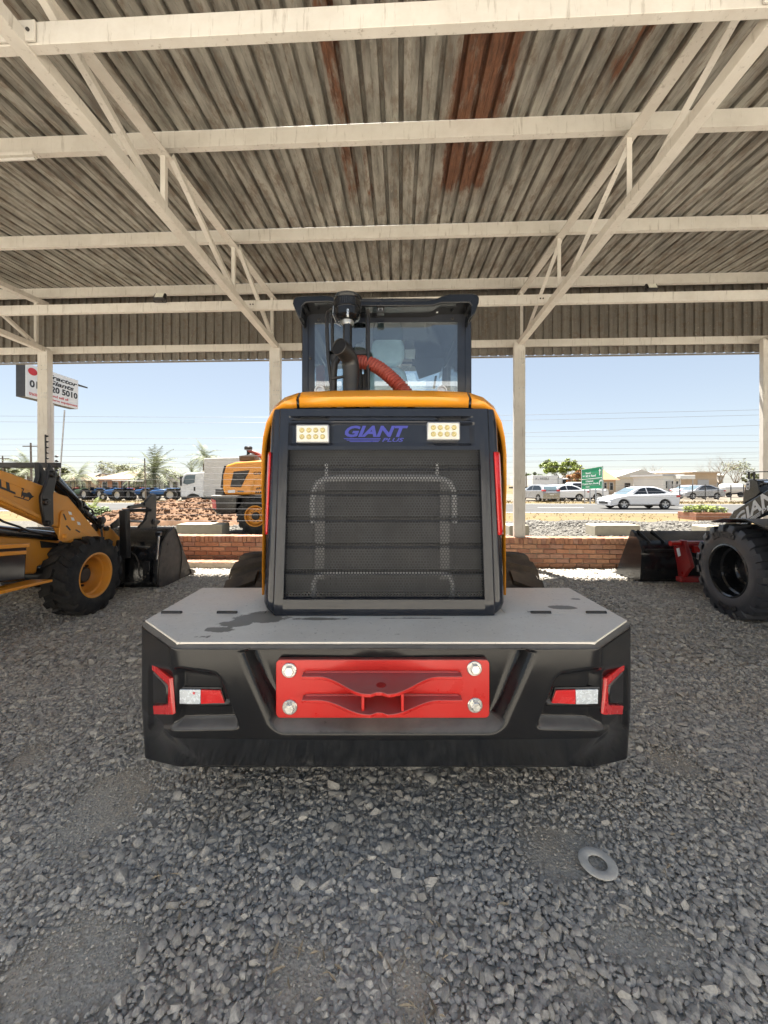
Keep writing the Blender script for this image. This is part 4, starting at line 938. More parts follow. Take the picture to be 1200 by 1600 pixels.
# exhaust elbow with an open slanted mouth
ye = 2.32
path = [(549, 640, ye), (549, 600, ye), (549, 580, ye), (548, 568, ye-0.005), (544, 557, ye-0.03), (537, 548, ye-0.075), (529, 541, ye-0.12)]
pts = [at(px, py, Y) for px, py, Y in path]
sm_pts = []
for i in range(len(pts)-1):
    for t in (0, 0.25, 0.5, 0.75):
        p0, p1, p2, p3 = pts[max(0, i-1)], pts[i], pts[i+1], pts[min(len(pts)-1, i+2)]
        sm_pts.append(0.5*((2*p1)+(p2-p0)*t+(2*p0-5*p1+4*p2-p3)*t*t+(3*p1-p0-3*p2+p3)*t**3))
sm_pts.append(pts[-1])
ex = MB().tube(sm_pts, 0.0475, 24, caps=False).build('exhaust_pipe', 'black_steel', ld, smooth=60, solid=0.004)
MB().lathe([(0.0455, 0), (0.0, 0.0)], sm_pts[-2], sm_pts[-2]-sm_pts[-3], 20).build('bore_shade_disc', 'letter_black', ex)  # black disc across the mouth paints in the shade inside the pipe
# small bent pipe left of the exhaust
MB().tube([at(521, 640, 2.4), at(521.5, 585, 2.4), at(523, 568, 2.4), at(529, 559, 2.4), at(538, 556, 2.42), at(545, 556, 2.45)], 0.021, 12).build('breather_pipe', 'black_steel', ld, smooth=50)
MB().bar(at(517, 592, 2.38), at(540, 588, 2.38), 0.02, 0.014).build('pipe_clamp', 'black_steel', ld, bevel=0.003)
# ribbed red hose
hz = [at(px, py, Y) for px, py, Y in ((556, 566, 2.48), (566, 566, 2.46), (578, 568, 2.44), (592, 575, 2.42), (606, 586, 2.40), (619, 598, 2.38), (634, 614, 2.36), (648, 634, 2.34))]
cur = []
for i in range(len(hz)-1):
    for t in np.linspace(0, 1, 26)[:-1]:
        p0, p1, p2, p3 = hz[max(0, i-1)], hz[i], hz[i+1], hz[min(len(hz)-1, i+2)]
        cur.append(0.5*((2*p1)+(p2-p0)*t+(2*p0-5*p1+4*p2-p3)*t*t+(3*p1-p0-3*p2+p3)*t**3))
L = 0; rad_ = []
for i in range(len(cur)):
    if i: L += (cur[i]-cur[i-1]).length
    rad_.append(0.0385+0.0062*math.sin(L/0.020*2*math.pi))
MB().tube(cur, rad_, 20).build('intake_hose', 'red_hose', ld, smooth=80)
# guard rails around the pipes
for lst in ([(519, 640, 2.42), (517.5, 600, 2.42), (513, 560, 2.42), (511, 520, 2.42), (510.5, 495, 2.44), (512.5, 488, 2.48), (517, 485, 2.56), (519, 492, 2.64), (520, 560, 2.66), (521, 640, 2.66)],
            [(575, 640, 2.42), (575.5, 560, 2.42), (575, 500, 2.42), (575, 490, 2.45), (575, 486, 2.50), (574, 490, 2.60), (574, 560, 2.64), (574, 640, 2.64)]):
    MB().tube([at(*p) for p in lst], 0.0115, 10).build('guard_rail', 'black_steel', ld, smooth=50)
MB().bar(at(513, 552, 2.46), at(576, 551, 2.46), 0.02, 0.028).build('guard_crossbar', 'black_steel', ld, bevel=0.003)
ypoly([(512, 548), (530, 548), (521, 572), (513, 556)], 2.45, 0.008, 'guard_gusset', 'black_steel', bevel=0)
b = MB()
for px, y0_, y1_ in ((563, 575, 640), (568, 585, 640), (571, 560, 640)): b.tube([at(px, y0_, 2.52), at(px+1, y1_, 2.52)], 0.012, 8)
b.build('hydraulic_lines', 'black_steel', ld, smooth=50)
# --- wheels and what lies in front
wl = make_wheel(ld, (-0.81, 2.75, 0.50), 0.515, 0.40, -1, 'rubber_dusty', 'yellow_worn', 0.27, 18, 0.035)
make_wheel(ld, (0.81, 2.75, 0.50), 0.515, 0.40, 1, 'rubber_dusty', 'yellow_worn', 0.27, 18, 0.035)
make_wheel(ld, (-0.81, 5.0, 0.50), 0.515, 0.40, -1, 'rubber_dusty', 'yellow_worn', 0.27, 18, 0.035)
make_wheel(ld, (0.81, 5.0, 0.50), 0.515, 0.40, 1, 'rubber_dusty', 'yellow_worn', 0.27, 18, 0.035)
MB().box((0, 3.1, 0.68), (0.8, 1.9, 0.5)).build('rear_frame', 'black_steel', ld, bevel=0.03)
MB().box((0, 4.85, 0.72), (0.7, 1.3, 0.5)).build('front_frame', 'black_steel', ld, bevel=0.03)
for y_ in (2.75, 5.0): MB().tube([(-0.8, y_, 0.5), (0.8, y_, 0.5)], 0.11, 14).build('axle', 'black_steel', ld, smooth=40)
for s_ in (-1, 1): MB().box((s_*0.40, 5.45, 0.95), (0.07, 0.9, 0.22), Matrix.Rotation(R(-18), 3, 'X')).build('lift_arm', 'yellow', ld, bevel=0.02)
# ------------------------------------------------------------------ buckets
def bucket(root, prof, x0, x1, shell_m, side_m, th=0.02, world=True):
    """prof: (y, z) from lip round the back to the top edge; open to +y"""
    n = len(prof); b = MB(); inn = []
    for i, (y, z) in enumerate(prof):
        p = Vector((prof[max(0, i-1)])); q = Vector((prof[min(n-1, i+1)])); t = (q-p).normalized(); inn.append((y-t.y*th*-1*-1 if False else y+t.y*th*1.0, z-t.x*th*1.0))
    ring_ = [(x0+0.02, y, z) for y, z in prof]+[(x0+0.02, y, z) for y, z in inn[::-1]]
    sh = b.prism(ring_, (x1-x0-0.04, 0, 0)).build('bucket_shell', shell_m, root, bevel=0.004, world=world)
    for x in (x0, x1-0.022):
        side = [(x, y, z) for y, z in prof]
        MB().prism(side, (0.022, 0, 0)).build('bucket_side', side_m, root, bevel=0.004, world=world)
    MB().box(((x0+x1)/2, prof[0][0]+0.02, prof[0][1]+0.012), (x1-x0, 0.12, 0.022)).build('cutting_edge', 'dusty_steel', root, bevel=0.003, world=world)
    return sh
def xpoly(pts, X, th, name, m, parent, bevel=0.005, dx=0):
    return MB().prism([atx(px, py, X)+Vector((dx, 0, 0)) for px, py in pts], (th, 0, 0)).build(name, m, parent, bevel=bevel)
def pin(root, px, py, X, r, L, m='black_steel', name='pin'):
    c = atx(px, py, X); return MB().lathe([(r, -0.02), (r, L), (r*0.8, L+0.006), (r*0.45, L+0.006), (r*0.45, L+0.012), (0, L+0.012)], c, (1, 0, 0), 16).build(name, m, root, smooth=35)
# ------------------------------------------------------------------ backhoe loader on the left, nose towards the road
bh = empty('backhoe_loader', (-4.4, 4.5, 0)); tag(bh, 'yellow backhoe loader with black front bucket at the left edge', 'backhoe')
XA = -3.62
arm = [(-40, 727), (0, 739), (51, 758), (80, 772), (93, 776), (112, 798), (146, 840), (130, 845), (112, 846), (97, 848), (88, 841), (82, 824), (65, 821), (0, 793), (-40, 778)]
for X, nm in ((XA, 'loader_arm'), (-5.25, 'loader_arm')):
    o = MB().prism([atx(px, py, XA)+Vector((X-XA, 0, 0)) for px, py in arm], (0.10, 0, 0)).build(nm, 'yellow_worn', bh, bevel=0.012)
    if X == XA: arm_o = o
# flange rib along the lower edge of the arm and black channel below it
xpoly([(-40, 760), (0, 776), (62, 806), (62, 812), (0, 783), (-40, 767)], XA+0.10, 0.03, 'arm_rib', 'yellow_worn', bh, 0.004)
xpoly([(-40, 735), (0, 746.5), (48, 765), (48, 767.5), (0, 749.5), (-40, 738)], XA+0.10, 0.004, 'arm_crease', 'yellow_worn', bh, 0)
xpoly([(93, 801), (97, 797.5), (104, 798), (113, 806), (143, 838), (130, 842), (112, 842), (103, 846), (97, 846.5), (91, 843), (90, 838)], XA+0.10, 0.02, 'arm_gusset', 'yellow_worn', bh, 0.006)
for pts in ([(98, 803), (100, 802.5), (104, 812), (102, 813)], [(102.5, 822), (104.5, 820.5), (111, 828), (109, 829)], [(117, 828), (119, 827), (125.5, 831), (124, 832.5)]):
    xpoly(pts, XA+0.12, 0.002, 'gusset_slot', 'dusty_steel', bh, 0)
xpoly([(127, 831), (129, 827), (144, 839), (141, 840)], XA+0.12, 0.003, 'warning_stripe', 'yellow', bh, 0)
for px, py in ((109, 803), (113, 812), (122.5, 819)): xpoly([(px-2.5, py-4), (px+2, py-3), (px+3.5, py+1.5), (px-1, py+1)], XA+0.12, 0.002, 'decal', 'letter_white', bh, 0)
pin(bh, 100, 838, XA+0.12, 0.028, 0.03, 'yellow_worn')
# black crank links
lk = xpoly([(73, 724), (79, 733), (84, 741), (83, 752), (78.5, 773), (79, 800), (79.5, 818), (76, 822), (68, 822), (65, 818), (60, 785), (60, 775), (68, 754), (71, 742)], XA+0.125, 0.035, 'crank_link', 'black_steel', bh, 0.008)
xpoly([(52, 722), (57, 724), (62, 734), (70, 739), (67, 752), (60, 768), (50, 757), (54, 744)], XA+0.02, 0.05, 'crank_link', 'black_steel', bh, 0.008)
for px, py, r in ((70.5, 784.5, 0.034), (74, 818, 0.032), (81, 741, 0.036)):
    pin(bh, px, py, XA+0.16, r, 0.03)
# cross tube between the arms
y_ = atx(75, 727, XA).y; zc = at(30, 727, y_).z
MB().bar((XA+0.12, y_, zc), (-5.3, y_, zc), 0.06, 0.055).build('cross_tube', 'black_steel', bh, bevel=0.006)
# tilt cylinder + rod
def seg(p0, p1, X, r, name, m, X1=None): return MB().tube([atx(p0[0], p0[1], X), atx(p1[0], p1[1], X1 or X)], r, 18).build(name, m, bh, smooth=40)
seg((83, 749), (126, 797), XA+0.02, 0.066, 'tilt_cylinder', 'black_gloss')
seg((122, 789), (130, 799), XA+0.02, 0.072, 'cylinder_gland', 'black_gloss')
seg((125, 795), (158, 822), XA+0.02, 0.042, 'cylinder_guard', 'black_gloss')
seg((148, 813), (158, 822), XA+0.02, 0.030, 'cylinder_rod', 'chrome')
MB().tube([atx(*p, XA+0.11) for p in ((90, 752), (105, 766), (120, 779), (126, 786), (127, 796))], 0.017, 8).build('hydraulic_hose', 'black_steel', bh, smooth=50)
MB().tube([atx(*p, XA+0.11) for p in ((134, 792), (144, 797), (146, 803), (142, 806))], 0.012, 8).build('hydraulic_hose', 'black_steel', bh, smooth=50)
pin(bh, 158, 813, XA+0.08, 0.045, 0.03)
# lift cylinder
seg((-40, 826), (88, 838), XA-0.03, 0.052, 'lift_cylinder', 'black_gloss')
MB().tube([atx(*p, XA+0.06) for p in ((-20, 800), (5, 815), (14, 818), (30, 823), (45, 830), (85, 836))], 0.011, 8).build('hydraulic_hose', 'black_steel', bh, smooth=50)
# chassis, battery box and steps
xpoly([(-60, 838), (30, 838), (92, 848), (70, 872), (55, 878), (30, 885), (28, 896), (-60, 900)], -3.86, 0.20, 'front_chassis', 'yellow_worn', bh, 0.02)
xpoly([(62, 845), (90, 849), (90, 856), (64, 856)], -3.655, 0.012, 'chassis_plate', 'black_steel', bh, 0.003)
xpoly([(-60, 853), (27, 849), (24, 906), (-60, 915)], -3.62, 0.10, 'battery_box', 'slate_gloss', bh, 0.015)
xpoly([(-60, 853), (25, 849), (25, 855), (-60, 860)], -3.60, 0.14, 'step_edge', 'yellow', bh, 0.006)
xpoly([(-60, 865), (23, 860), (23, 866), (-60, 872)], -3.60, 0.12, 'step_edge', 'yellow', bh, 0.006)
xpoly([(-60, 928), (49, 905), (49, 909), (-60, 934)], -3.62, 0.22, 'foot_step', 'yellow', bh, 0.006)
MB().box((-4.42, 2.75, 1.15), (0.95, 2.0, 0.75)).build('engine_hood', 'yellow_worn', bh, bevel=0.08, seg=3)
MB().box((-4.42, 3.78, 1.05), (0.80, 0.05, 0.60)).build('radiator_grille', 'black_steel', bh, bevel=0.02)
MB().box((-4.42, 3.2, 0.62), (0.6, 2.8, 0.28)).build('front_frame', 'black_steel', bh, bevel=0.03)
MB().tube([(-5.1, 4.5, 0.44), (-3.7, 4.5, 0.44)], 0.09, 12).build('front_axle', 'black_steel', bh, smooth=40)
# BULL lettering and bull mark on the arm
XL = XA+0.1035
b = MB(); o_ = atx(0, 763, XL)
def on_arm(px, py): return atx(px, py, XL)
A0, A1, A2 = on_arm(-30, 750.5), on_arm(25.5, 773.5), on_arm(-30, 736)
vs, fs = text_geo('BULL', 1.0, 0.045, 0.12); a_ = np.array(vs); a_ = (a_-a_.min(0))/(a_.max(0)-a_.min(0))
q0, q1, q2, q3 = on_arm(-42, 746), on_arm(25, 773), on_arm(20, 757), on_arm(-42, 731)
b.add([q0.lerp(q1, float(u)).lerp(q3.lerp(q2, float(u)), float(v)) for u, v in a_], fs)
b.build('maker_lettering', 'letter_black', bh, solid=0.002)
bull = [(22, 774.5), (45, 781.5), (44.5, 783), (30, 778), (22, 775.8)]
xpoly(bull, XL-0.001, 0.002, 'bull_ground_line', 'letter_black', bh, 0)
bl = [(34, 764), (33.5, 762), (36, 762.5), (37.5, 764), (36.5, 767), (35.5, 769), (37.5, 769.5), (42, 770.5), (45.5, 769), (48, 771), (50, 774.5), (53, 775.5), (51.5, 777), (48.5, 778.5), (46, 781.5), (45, 781), (46, 778), (44, 776.5), (41, 776.5), (39.5, 776), (37, 779), (36, 778.5), (36.8, 775.5), (35, 774), (33.5, 777), (32.8, 776.5), (33.8, 772), (34.2, 768.5), (35.5, 766), (35.8, 764.3)]
xpoly(bl, XL-0.001, 0.002, 'bull_mark', 'letter_black', bh, 0)
# wheels
make_wheel(bh, (-3.50, 4.48, 0.445), 0.45, 0.31, 1, 'rubber', 'yellow_worn', 0.245, 17, 0.035, dish=0.22)
make_wheel(bh, (-5.24, 4.50, 0.445), 0.45, 0.31, -1, 'rubber', 'yellow_worn', 0.245, 17, 0.035, dish=0.22)
make_wheel(bh, (-3.85, 1.65, 0.68), 0.69, 0.45, 1, 'rubber', 'yellow_worn', 0.34, 18, 0.04, dish=0.13)
make_wheel(bh, (-4.98, 1.65, 0.68), 0.69, 0.45, -1, 'rubber', 'yellow_worn', 0.34, 18, 0.04, dish=0.13)
MB().box((-4.42, 1.55, 0.95), (0.75, 1.5, 0.4)).build('rear_frame', 'black_steel', bh, bevel=0.03)
for x_ in (-5.05, -3.82):
    for y_ in (0.95, 2.25): MB().bar((x_, y_, 1.1), (x_, y_, 2.75), 0.07, 0.07).build('cab_post', 'black_steel', bh, bevel=0.01)
MB().box((-4.43, 1.6, 2.79), (1.36, 1.5, 0.09)).build('cab_roof', 'yellow', bh, bevel=0.04, seg=3)
for x_ in (-5.05, -3.82): MB().box((x_, 1.6, 1.95), (0.006, 1.22, 1.5)).build('side_window_pane', 'cab_glass', bh)
# bucket brackets in yellow at the arm tip
xpoly([(160, 823), (165, 821), (170, 824), (170, 846), (161, 846)], -3.70, 0.03, 'tip_bracket', 'yellow_worn', bh, 0.005)
xpoly([(169, 826), (172, 827), (190, 846), (191, 868), (187, 866), (170, 846)], -3.72, 0.03, 'tip_bracket', 'yellow_worn', bh, 0.005)
xpoly([(147, 823), (152, 822), (155, 840), (148, 843)], -3.78, 0.03, 'tip_bracket', 'yellow_worn', bh, 0.005)
pin(bh, 166, 826, -3.66, 0.03, 0.02)
xpoly([(171, 820), (182, 811), (186, 812), (184, 822), (173, 826)], -3.75, 0.03, 'hitch_ear', 'black_steel', bh, 0.005)
xpoly([(140, 822), (150, 812), (153, 818), (150, 830), (142, 832)], -3.78, 0.03, 'hitch_ear', 'black_steel', bh, 0.005)
# bucket
prof = [(6.42, 0.012), (5.62, 0.012), (5.50, 0.03), (5.45, 0.09), (5.47, 0.40), (5.55, 0.64), (5.66, 0.76), (5.86, 0.855)]
bucket(bh, prof, -5.45, -3.20, 'black_gloss', 'dusty_steel')
# side wear plate lines, bolts
for px, py in ((262.5, 850), (255.5, 877), (251, 907)):
    c = atx(px, py, -3.20); MB().lathe([(0.022, 0), (0.022, 0.004), (0, 0.004)], c, (1, 0, 0), 12).build('side_hole', 'letter_black', bh)
MB().prism([(-3.195, y, z) for y, z in ((5.86, 0.845), (6.05, 0.50), (6.06, 0.30), (6.0, 0.03), (6.02, 0.03), (6.085, 0.30), (6.075, 0.51), (5.875, 0.83))], (0.01, 0, 0)).build('side_rib', 'dusty_steel', bh)
MB().prism([(-3.195, y, z) for y, z in ((6.36, 0.0), (6.50, 0.0), (6.44, 0.07), (6.30, 0.12))], (0.02, 0, 0)).build('side_cutter', 'dusty_steel', bh, bevel=0.003)
# clam cylinder on the back of the bucket
yb = 5.40
MB().tube([at(248.5, 838, yb), at(244.5, 876, yb)], 0.013, 10).build('clam_rod', 'chrome', bh, smooth=40)
MB().tube([at(244.5, 874, yb), at(241, 910, yb)], 0.030, 12).build('clam_cylinder', 'black_gloss', bh, smooth=40)
MB().box(at(248, 834, yb), (0.07, 0.06, 0.05)).build('clam_bracket', 'black_steel', bh, bevel=0.006)
MB().box(at(230, 893, yb+0.02), (0.10, 0.05, 0.30)).build('clam_mount', 'black_gloss', bh, bevel=0.006)
MB().tube([at(*p, yb) for p in ((205, 862), (212, 868), (217, 880), (217, 897), (220, 902), (228, 900))], 0.009, 8).build('hydraulic_hose', 'dusty_steel', bh, smooth=50)
MB().box((-4.1, 5.36, 0.42), (0.9, 0.14, 0.62)).build('bucket_carrier', 'black_steel', bh, bevel=0.02)
# fold-over fork frame standing behind the bucket
yk = 5.25
MB().bar(at(194.5, 797, yk), at(196, 872, yk), 0.10, 0.09, up=(0, 1, 0)).build('fork_heel', 'black_steel', bh, bevel=0.01)
MB().bar(at(191, 798, yk+0.02), at(236, 797, yk+0.3), 0.06, 0.045).build('fork_tine', 'black_steel', bh, bevel=0.006)
MB().tube([at(200, 814, yk+0.2), at(226, 815, yk+0.25)], 0.018, 10).build('fork_shaft', 'aluminium', bh, smooth=40)
xpoly([(197, 794), (199, 790), (222, 786), (232, 774), (238, 772), (241, 774), (240, 812), (246, 813), (247, 816), (242, 820), (241, 826), (213, 826), (215, 822), (224, 812), (227, 800), (227, 793), (219, 792.5), (203, 795)], -3.42, 0.04, 'fork_bracket', 'black_steel', bh, 0.006)
pin(bh, 238, 815, -3.40, 0.045, 0.03); pin(bh, 224, 788, -3.40, 0.03, 0.02)
# ------------------------------------------------------------------ black wheel loader on the right
RA = R(-8.0)
rl = empty('black_wheel_loader', (4.84, 4.21, 0), RA); tag(rl, 'black wheel loader with white lettering and red bucket hitch at the right edge', 'wheel loader')
RN = Matrix.Rotation(RA, 3, 'Z') @ Vector((1, 0, 0)); RO = Vector((4.84, 4.21, 0))
def atl(px, py, xl_): return at_plane(px, py, RO+RN*xl_, RN)
def lpoly(pts, xl_, th, name, m, bevel=0.006): return MB().prism([atl(px, py, xl_) for px, py in pts], RN*th).build(name, m, rl, bevel=bevel)
make_wheel(rl, RO+RN*(-0.77)+Vector((0, 0, 0.525)), 0.53, 0.42, -1, 'rubber_new', 'black_gloss', 0.285, 20, 0.038, dish=0.28, chev=0.25)
make_wheel(rl, RO+RN*(0.77)+Vector((0, 0, 0.525)), 0.53, 0.42, 1, 'rubber_new', 'black_gloss', 0.285, 20, 0.038, dish=0.28, chev=0.25)
RFW = Matrix.Rotation(RA, 3, 'Z') @ Vector((0, 1, 0))
for s_ in (-1, 1): make_wheel(rl, RO+RN*(0.77*s_)-RFW*2.3+Vector((0, 0, 0.525)), 0.53, 0.42, s_, 'rubber_new', 'black_gloss', 0.285, 20, 0.038, dish=0.28, chev=0.25)
# sidewall lettering
def arc_text(txt, rad, a_mid, size, name):
    b = MB(); c = RO+RN*(-0.985)+Vector((0, 0, 0.525)); n = len(txt); step_ = size*0.80/rad
    for i, ch in enumerate(txt):
        vs, fs = text_geo(ch, size, 0.012, 0, align='CENTER'); s_ = 1 if a_mid > 0 else -1
        a = a_mid-s_*(i-(n-1)/2)*step_
        rd = (-RFW*-1*0+Vector((0, 0, 1))*math.sin(a)+RFW*-1*math.cos(a)); tg = (Vector((0, 0, 1))*math.cos(a)*-1+RFW*-1*math.sin(a)*-1*-1*-1) if False else None
        # image right is -RFW (towards the viewer), image up is +Z
        rgt = -RFW; up_ = Vector((0, 0, 1)); rd = rgt*math.cos(a)+up_*math.sin(a); tx = (rgt*math.sin(a)-up_*math.cos(a))*s_; ty = rd*s_
        base = c+rd*(rad-(0 if s_ > 0 else 0))
        b.add([base+tx*x+ty*y for x, y in vs], fs)
    return b.build(name, 'letter_black', rl, solid=0.006)
arc_text('LUGONG', 0.385, math.pi/2+0.12, 0.068, 'tyre_lettering'); arc_text('16/70-20', 0.425, -math.pi/2+0.05, 0.045, 'tyre_size_lettering')
# boom
boom = [(1126, 829), (1146, 798), (1200, 765), (1320, 690), (1320, 760), (1200, 800), (1166, 814), (1150, 832)]
lpoly(boom, -0.46, 0.09, 'lift_arm', 'black_gloss', 0.01)
MB().prism([atl(px, py, -0.46)+RN*0.83 for px, py in boom], RN*0.09).build('lift_arm', 'black_gloss', rl, bevel=0.01)
def lq(px, py): return atl(px, py, -0.4625)
b = MB()
vs, fs = text_geo('GIANT', 1.0, 0.03, 0.1); a_ = np.array(vs); a_ = (a_-a_.min(0))/(a_.max(0)-a_.min(0))
q0, q1, q2, q3 = lq(1151, 821), lq(1232, 772), lq(1226, 742), lq(1147, 808)
b.add([q0.lerp(q1, float(u)).lerp(q3.lerp(q2, float(u)), float(v)) for u, v in a_], fs)
vs, fs = text_geo('PLUS', 1.0, 0.02, 0.1); a_ = np.array(vs); a_ = (a_-a_.min(0))/(a_.max(0)-a_.min(0))
q0, q1, q2, q3 = lq(1191, 803.5), lq(1226, 781), lq(1224, 774), lq(1189, 797.5)
b.add([q0.lerp(q1, float(u)).lerp(q3.lerp(q2, float(u)), float(v)) for u, v in a_], fs)
for k in range(3):
    o0, o1 = (1152+k*2.5, 821.8+k*0.6), (1188, 799.5+k*2.2); b.add([lq(*o0), lq(*o1), lq(o1[0]-0.3, o1[1]+1.2), lq(o0[0]+0.5, o0[1]+1.4)], [(0, 1, 2, 3)])
b.build('maker_lettering', 'letter_white', rl, solid=0.002)
# bell crank, rod and guard rail above the boom
lpoly([(1160, 788), (1162, 770), (1165, 755), (1172, 748.5), (1178, 749), (1184, 752), (1187, 770), (1180, 777), (1172, 781)], -0.30, 0.16, 'bell_crank', 'black_gloss', 0.008)
lpoly([(1166, 755), (1168, 752), (1171.5, 752.5), (1171.5, 763), (1169.5, 766), (1166, 765)], -0.304, 0.003, 'decal', 'letter_white', 0)
for px, py in ((1168.7, 757), (1168.7, 762.5)): MB().lathe([(0.011, 0), (0.011, 0.003), (0, 0.003)], atl(px, py, -0.308), -RN, 10).build('decal_dot', 'letter_black', rl)
MB().tube([atl(1182, 755, -0.22), atl(1300, 750, -0.22)], 0.022, 12).build('tilt_rod', 'chrome', rl, smooth=40)
for px in (1170, 1178.5): MB().bar(atl(px, 749, -0.22), atl(px, 738, -0.22), 0.012, 0.02, up=(0, 1, 0)).build('rail_post', 'black_steel', rl)
MB().bar(atl(1166, 737.5, -0.22), atl(1310, 735, -0.22), 0.02, 0.012).build('guard_rail', 'black_steel', rl)
# mudguard over the tyre
e1 = [(1161, 816), (1200, 812.5), (1320, 800), (1320, 842), (1200, 837), (1181, 832)]
g0 = [RO+RN*x_+RFW*y_+Vector((0, 0, z_)) for x_, y_, z_ in ((-0.99, 0.10, 1.09), (-0.50, 0.18, 1.12), (-0.50, -0.62, 1.12), (-0.50, -0.95, 0.95), (-0.99, -0.95, 0.93), (-0.99, -0.55, 1.10))]
mb = MB(); prof_ = [(0.22, 1.055), (0.02, 1.11), (-0.30, 1.13), (-0.58, 1.06), (-0.80, 0.90), (-0.92, 0.66)]
mb.grid([[RO+RN*x_+RFW*y_+Vector((0, 0, z_)) for x_ in (-0.995, -0.94, -0.5)] for y_, z_ in prof_]); mb.build('mudguard', 'black_plastic', rl, smooth=30, solid=0.015, bevel=0.004)
MB().box(RO+Vector((0, 0, 0.72)), (0.7, 1.3, 0.5), Matrix.Rotation(RA, 3, 'Z')).build('front_frame', 'black_steel', rl, bevel=0.03)
MB().box(RO-RFW*2.2+Vector((0, 0, 0.75)), (0.8, 1.9, 0.5), Matrix.Rotation(RA, 3, 'Z')).build('rear_frame', 'black_steel', rl, bevel=0.03)
MB().tube([RO+RN*-0.75+Vector((0, 0, 0.525)), RO+RN*0.75+Vector((0, 0, 0.525))], 0.1, 12).build('axle', 'black_steel', rl, smooth=40)
MB().box(RO-RFW*1.55+Vector((0, 0, 2.05)), (1.3, 1.25, 1.9), Matrix.Rotation(RA, 3, 'Z')).build('cab', 'tinted', rl, bevel=0.05, seg=3)
MB().box(RO-RFW*1.5+Vector((0, 0, 3.02)), (1.42, 1.5, 0.09), Matrix.Rotation(RA, 3, 'Z')).build('cab_roof', 'black_plastic', rl, bevel=0.03)
MB().box(RO-RFW*2.9+Vector((0, 0, 1.4)), (1.25, 1.3, 1.0), Matrix.Rotation(RA, 3, 'Z')).build('engine_hood', 'yellow', rl, bevel=0.08, seg=3)
# bucket
prof = [(6.40, 0.012), (5.92, 0.012), (5.82, 0.03), (5.77, 0.08), (5.745, 0.40), (5.74, 0.52), (5.80, 0.66), (5.99, 0.78)]
bucket(rl, prof, 3.85, 6.35, 'black_gloss', 'black_gloss')
xpoly([(984, 832), (986, 827.5), (991, 833), (992, 839), (985, 838)], 3.845, 0.05, 'bucket_horn', 'black_steel', rl, 0.004)
for px in (1003, 1025): 
    c = at(px, 846, 5.86); MB().bar(Vector((c.x, 5.97, 0.78)), Vector((c.x+0.05, 5.76, 0.62)), 0.016, 0.05).build('bucket_rib', 'black_steel', rl)
MB().box((4.75, 5.72, 0.52), (1.7, 0.05, 0.035)).build('back_rail', 'black_steel', rl, bevel=0.005)
# red quick hitch
for dx in (0.0, 0.85):
    MB().prism([atx(px, py, 4.24)+Vector((dx, 0, 0)) for px, py in ((1058, 845), (1062, 843.5), (1068, 844.5), (1080, 886), (1075, 891), (1070, 899), (1066, 907), (1060, 905), (1057, 880), (1052, 855))], (0.05, 0, 0)).build('hitch_plate', 'dark_red', rl, bevel=0.006)
MB().prism([atx(px, py, 4.38) for px, py in ((1066, 845), (1070, 844), (1080, 884), (1074, 887), (1066, 866))], (0.05, 0, 0)).build('hitch_link', 'dark_red', rl, bevel=0.006)
c = at(1051, 849, 5.48); MB().tube([c-Vector((0.035, 0, 0)), c+Vector((0.10, 0, 0))], 0.036, 16).build('hitch_pin', 'red_paint', rl, smooth=40)
MB().tube([at(1068, 851, 5.5), at(1150, 851, 5.5)], 0.055, 12).build('hitch_beam', 'dark_red', rl, smooth=40)
MB().box(at(1090, 905, 5.45), (0.55, 0.10, 0.07)).build('hitch_foot', 'dark_red', rl, bevel=0.008)
MB().box(at(1088, 858, 5.45), (0.10, 0.06, 0.10)).build('hitch_lug', 'red_paint', rl, bevel=0.008)
xpoly([(1056.5, 857), (1061, 856), (1063.5, 868), (1059.5, 870)], 4.232, 0.004, 'decal', 'letter_white', rl, 0)
# ------------------------------------------------------------------ second yellow loader out in the sun, side on
gl = empty('parked_wheel_loader', at(403, 832, 12.0)); gl.location.z = 0; MTX[gl.name] = Matrix.Translation(gl.location)
tag(gl, 'yellow wheel loader parked outside in the sun in front of the box truck', 'wheel loader')
YG = 11.55
def gp(pts, Y, th, name, m, bevel=0.02): return MB().prism([at(px, py, Y) for px, py in pts], (0, th, 0)).build(name, m, gl, bevel=bevel)
gp([(348, 742), (353, 727), (368, 722), (412, 719), (450, 717), (450, 773), (351, 773), (347.5, 763)], YG, 1.25, 'engine_hood', 'yellow', 0.05)
gp([(344, 762), (347, 738), (350, 727), (353.5, 727), (349, 742), (348.5, 763)], YG+0.04, 1.17, 'rear_grille', 'black_steel', 0.02)
gp([(365, 737), (390, 734.5), (376.5, 761.5), (359.5, 761)], YG-0.012, 0.03, 'hood_vent', 'dusty_steel', 0.004)
v = gp([(366.5, 739.5), (386, 737.5), (375, 759), (362, 758.5)], YG-0.02, 0.02, 'hood_vent', 'black_steel', 0.003)
gp([(388, 772), (393, 758), (398, 748), (404, 744), (450, 742), (450, 745), (405, 747), (400, 751), (392, 772)], YG-0.012, 0.02, 'hood_crease', 'yellow_worn', 0.004)
for k in range(5): gp([(401+k*3.4, 762-k*0.4), (403+k*3.4, 762-k*0.4), (402+k*3.4, 765-k*0.4), (400+k*3.4, 765-k*0.4)], YG-0.012, 0.02, 'vent_slot', 'black_steel', 0); gp([(399.5+k*3.4, 768), (401.5+k*3.4, 768), (400.5+k*3.4, 771), (398.5+k*3.4, 771)], YG-0.012, 0.02, 'vent_slot', 'black_steel', 0)
o_ = at(396, 742, YG-0.014); vs, fs = text_fit('G936', o_, at(417, 742, YG-0.014)-o_, at(396, 737, YG-0.014)-o_, 0.02, 0); MB().add(vs, fs).build('model_lettering', 'letter_black', gl, solid=0.004)
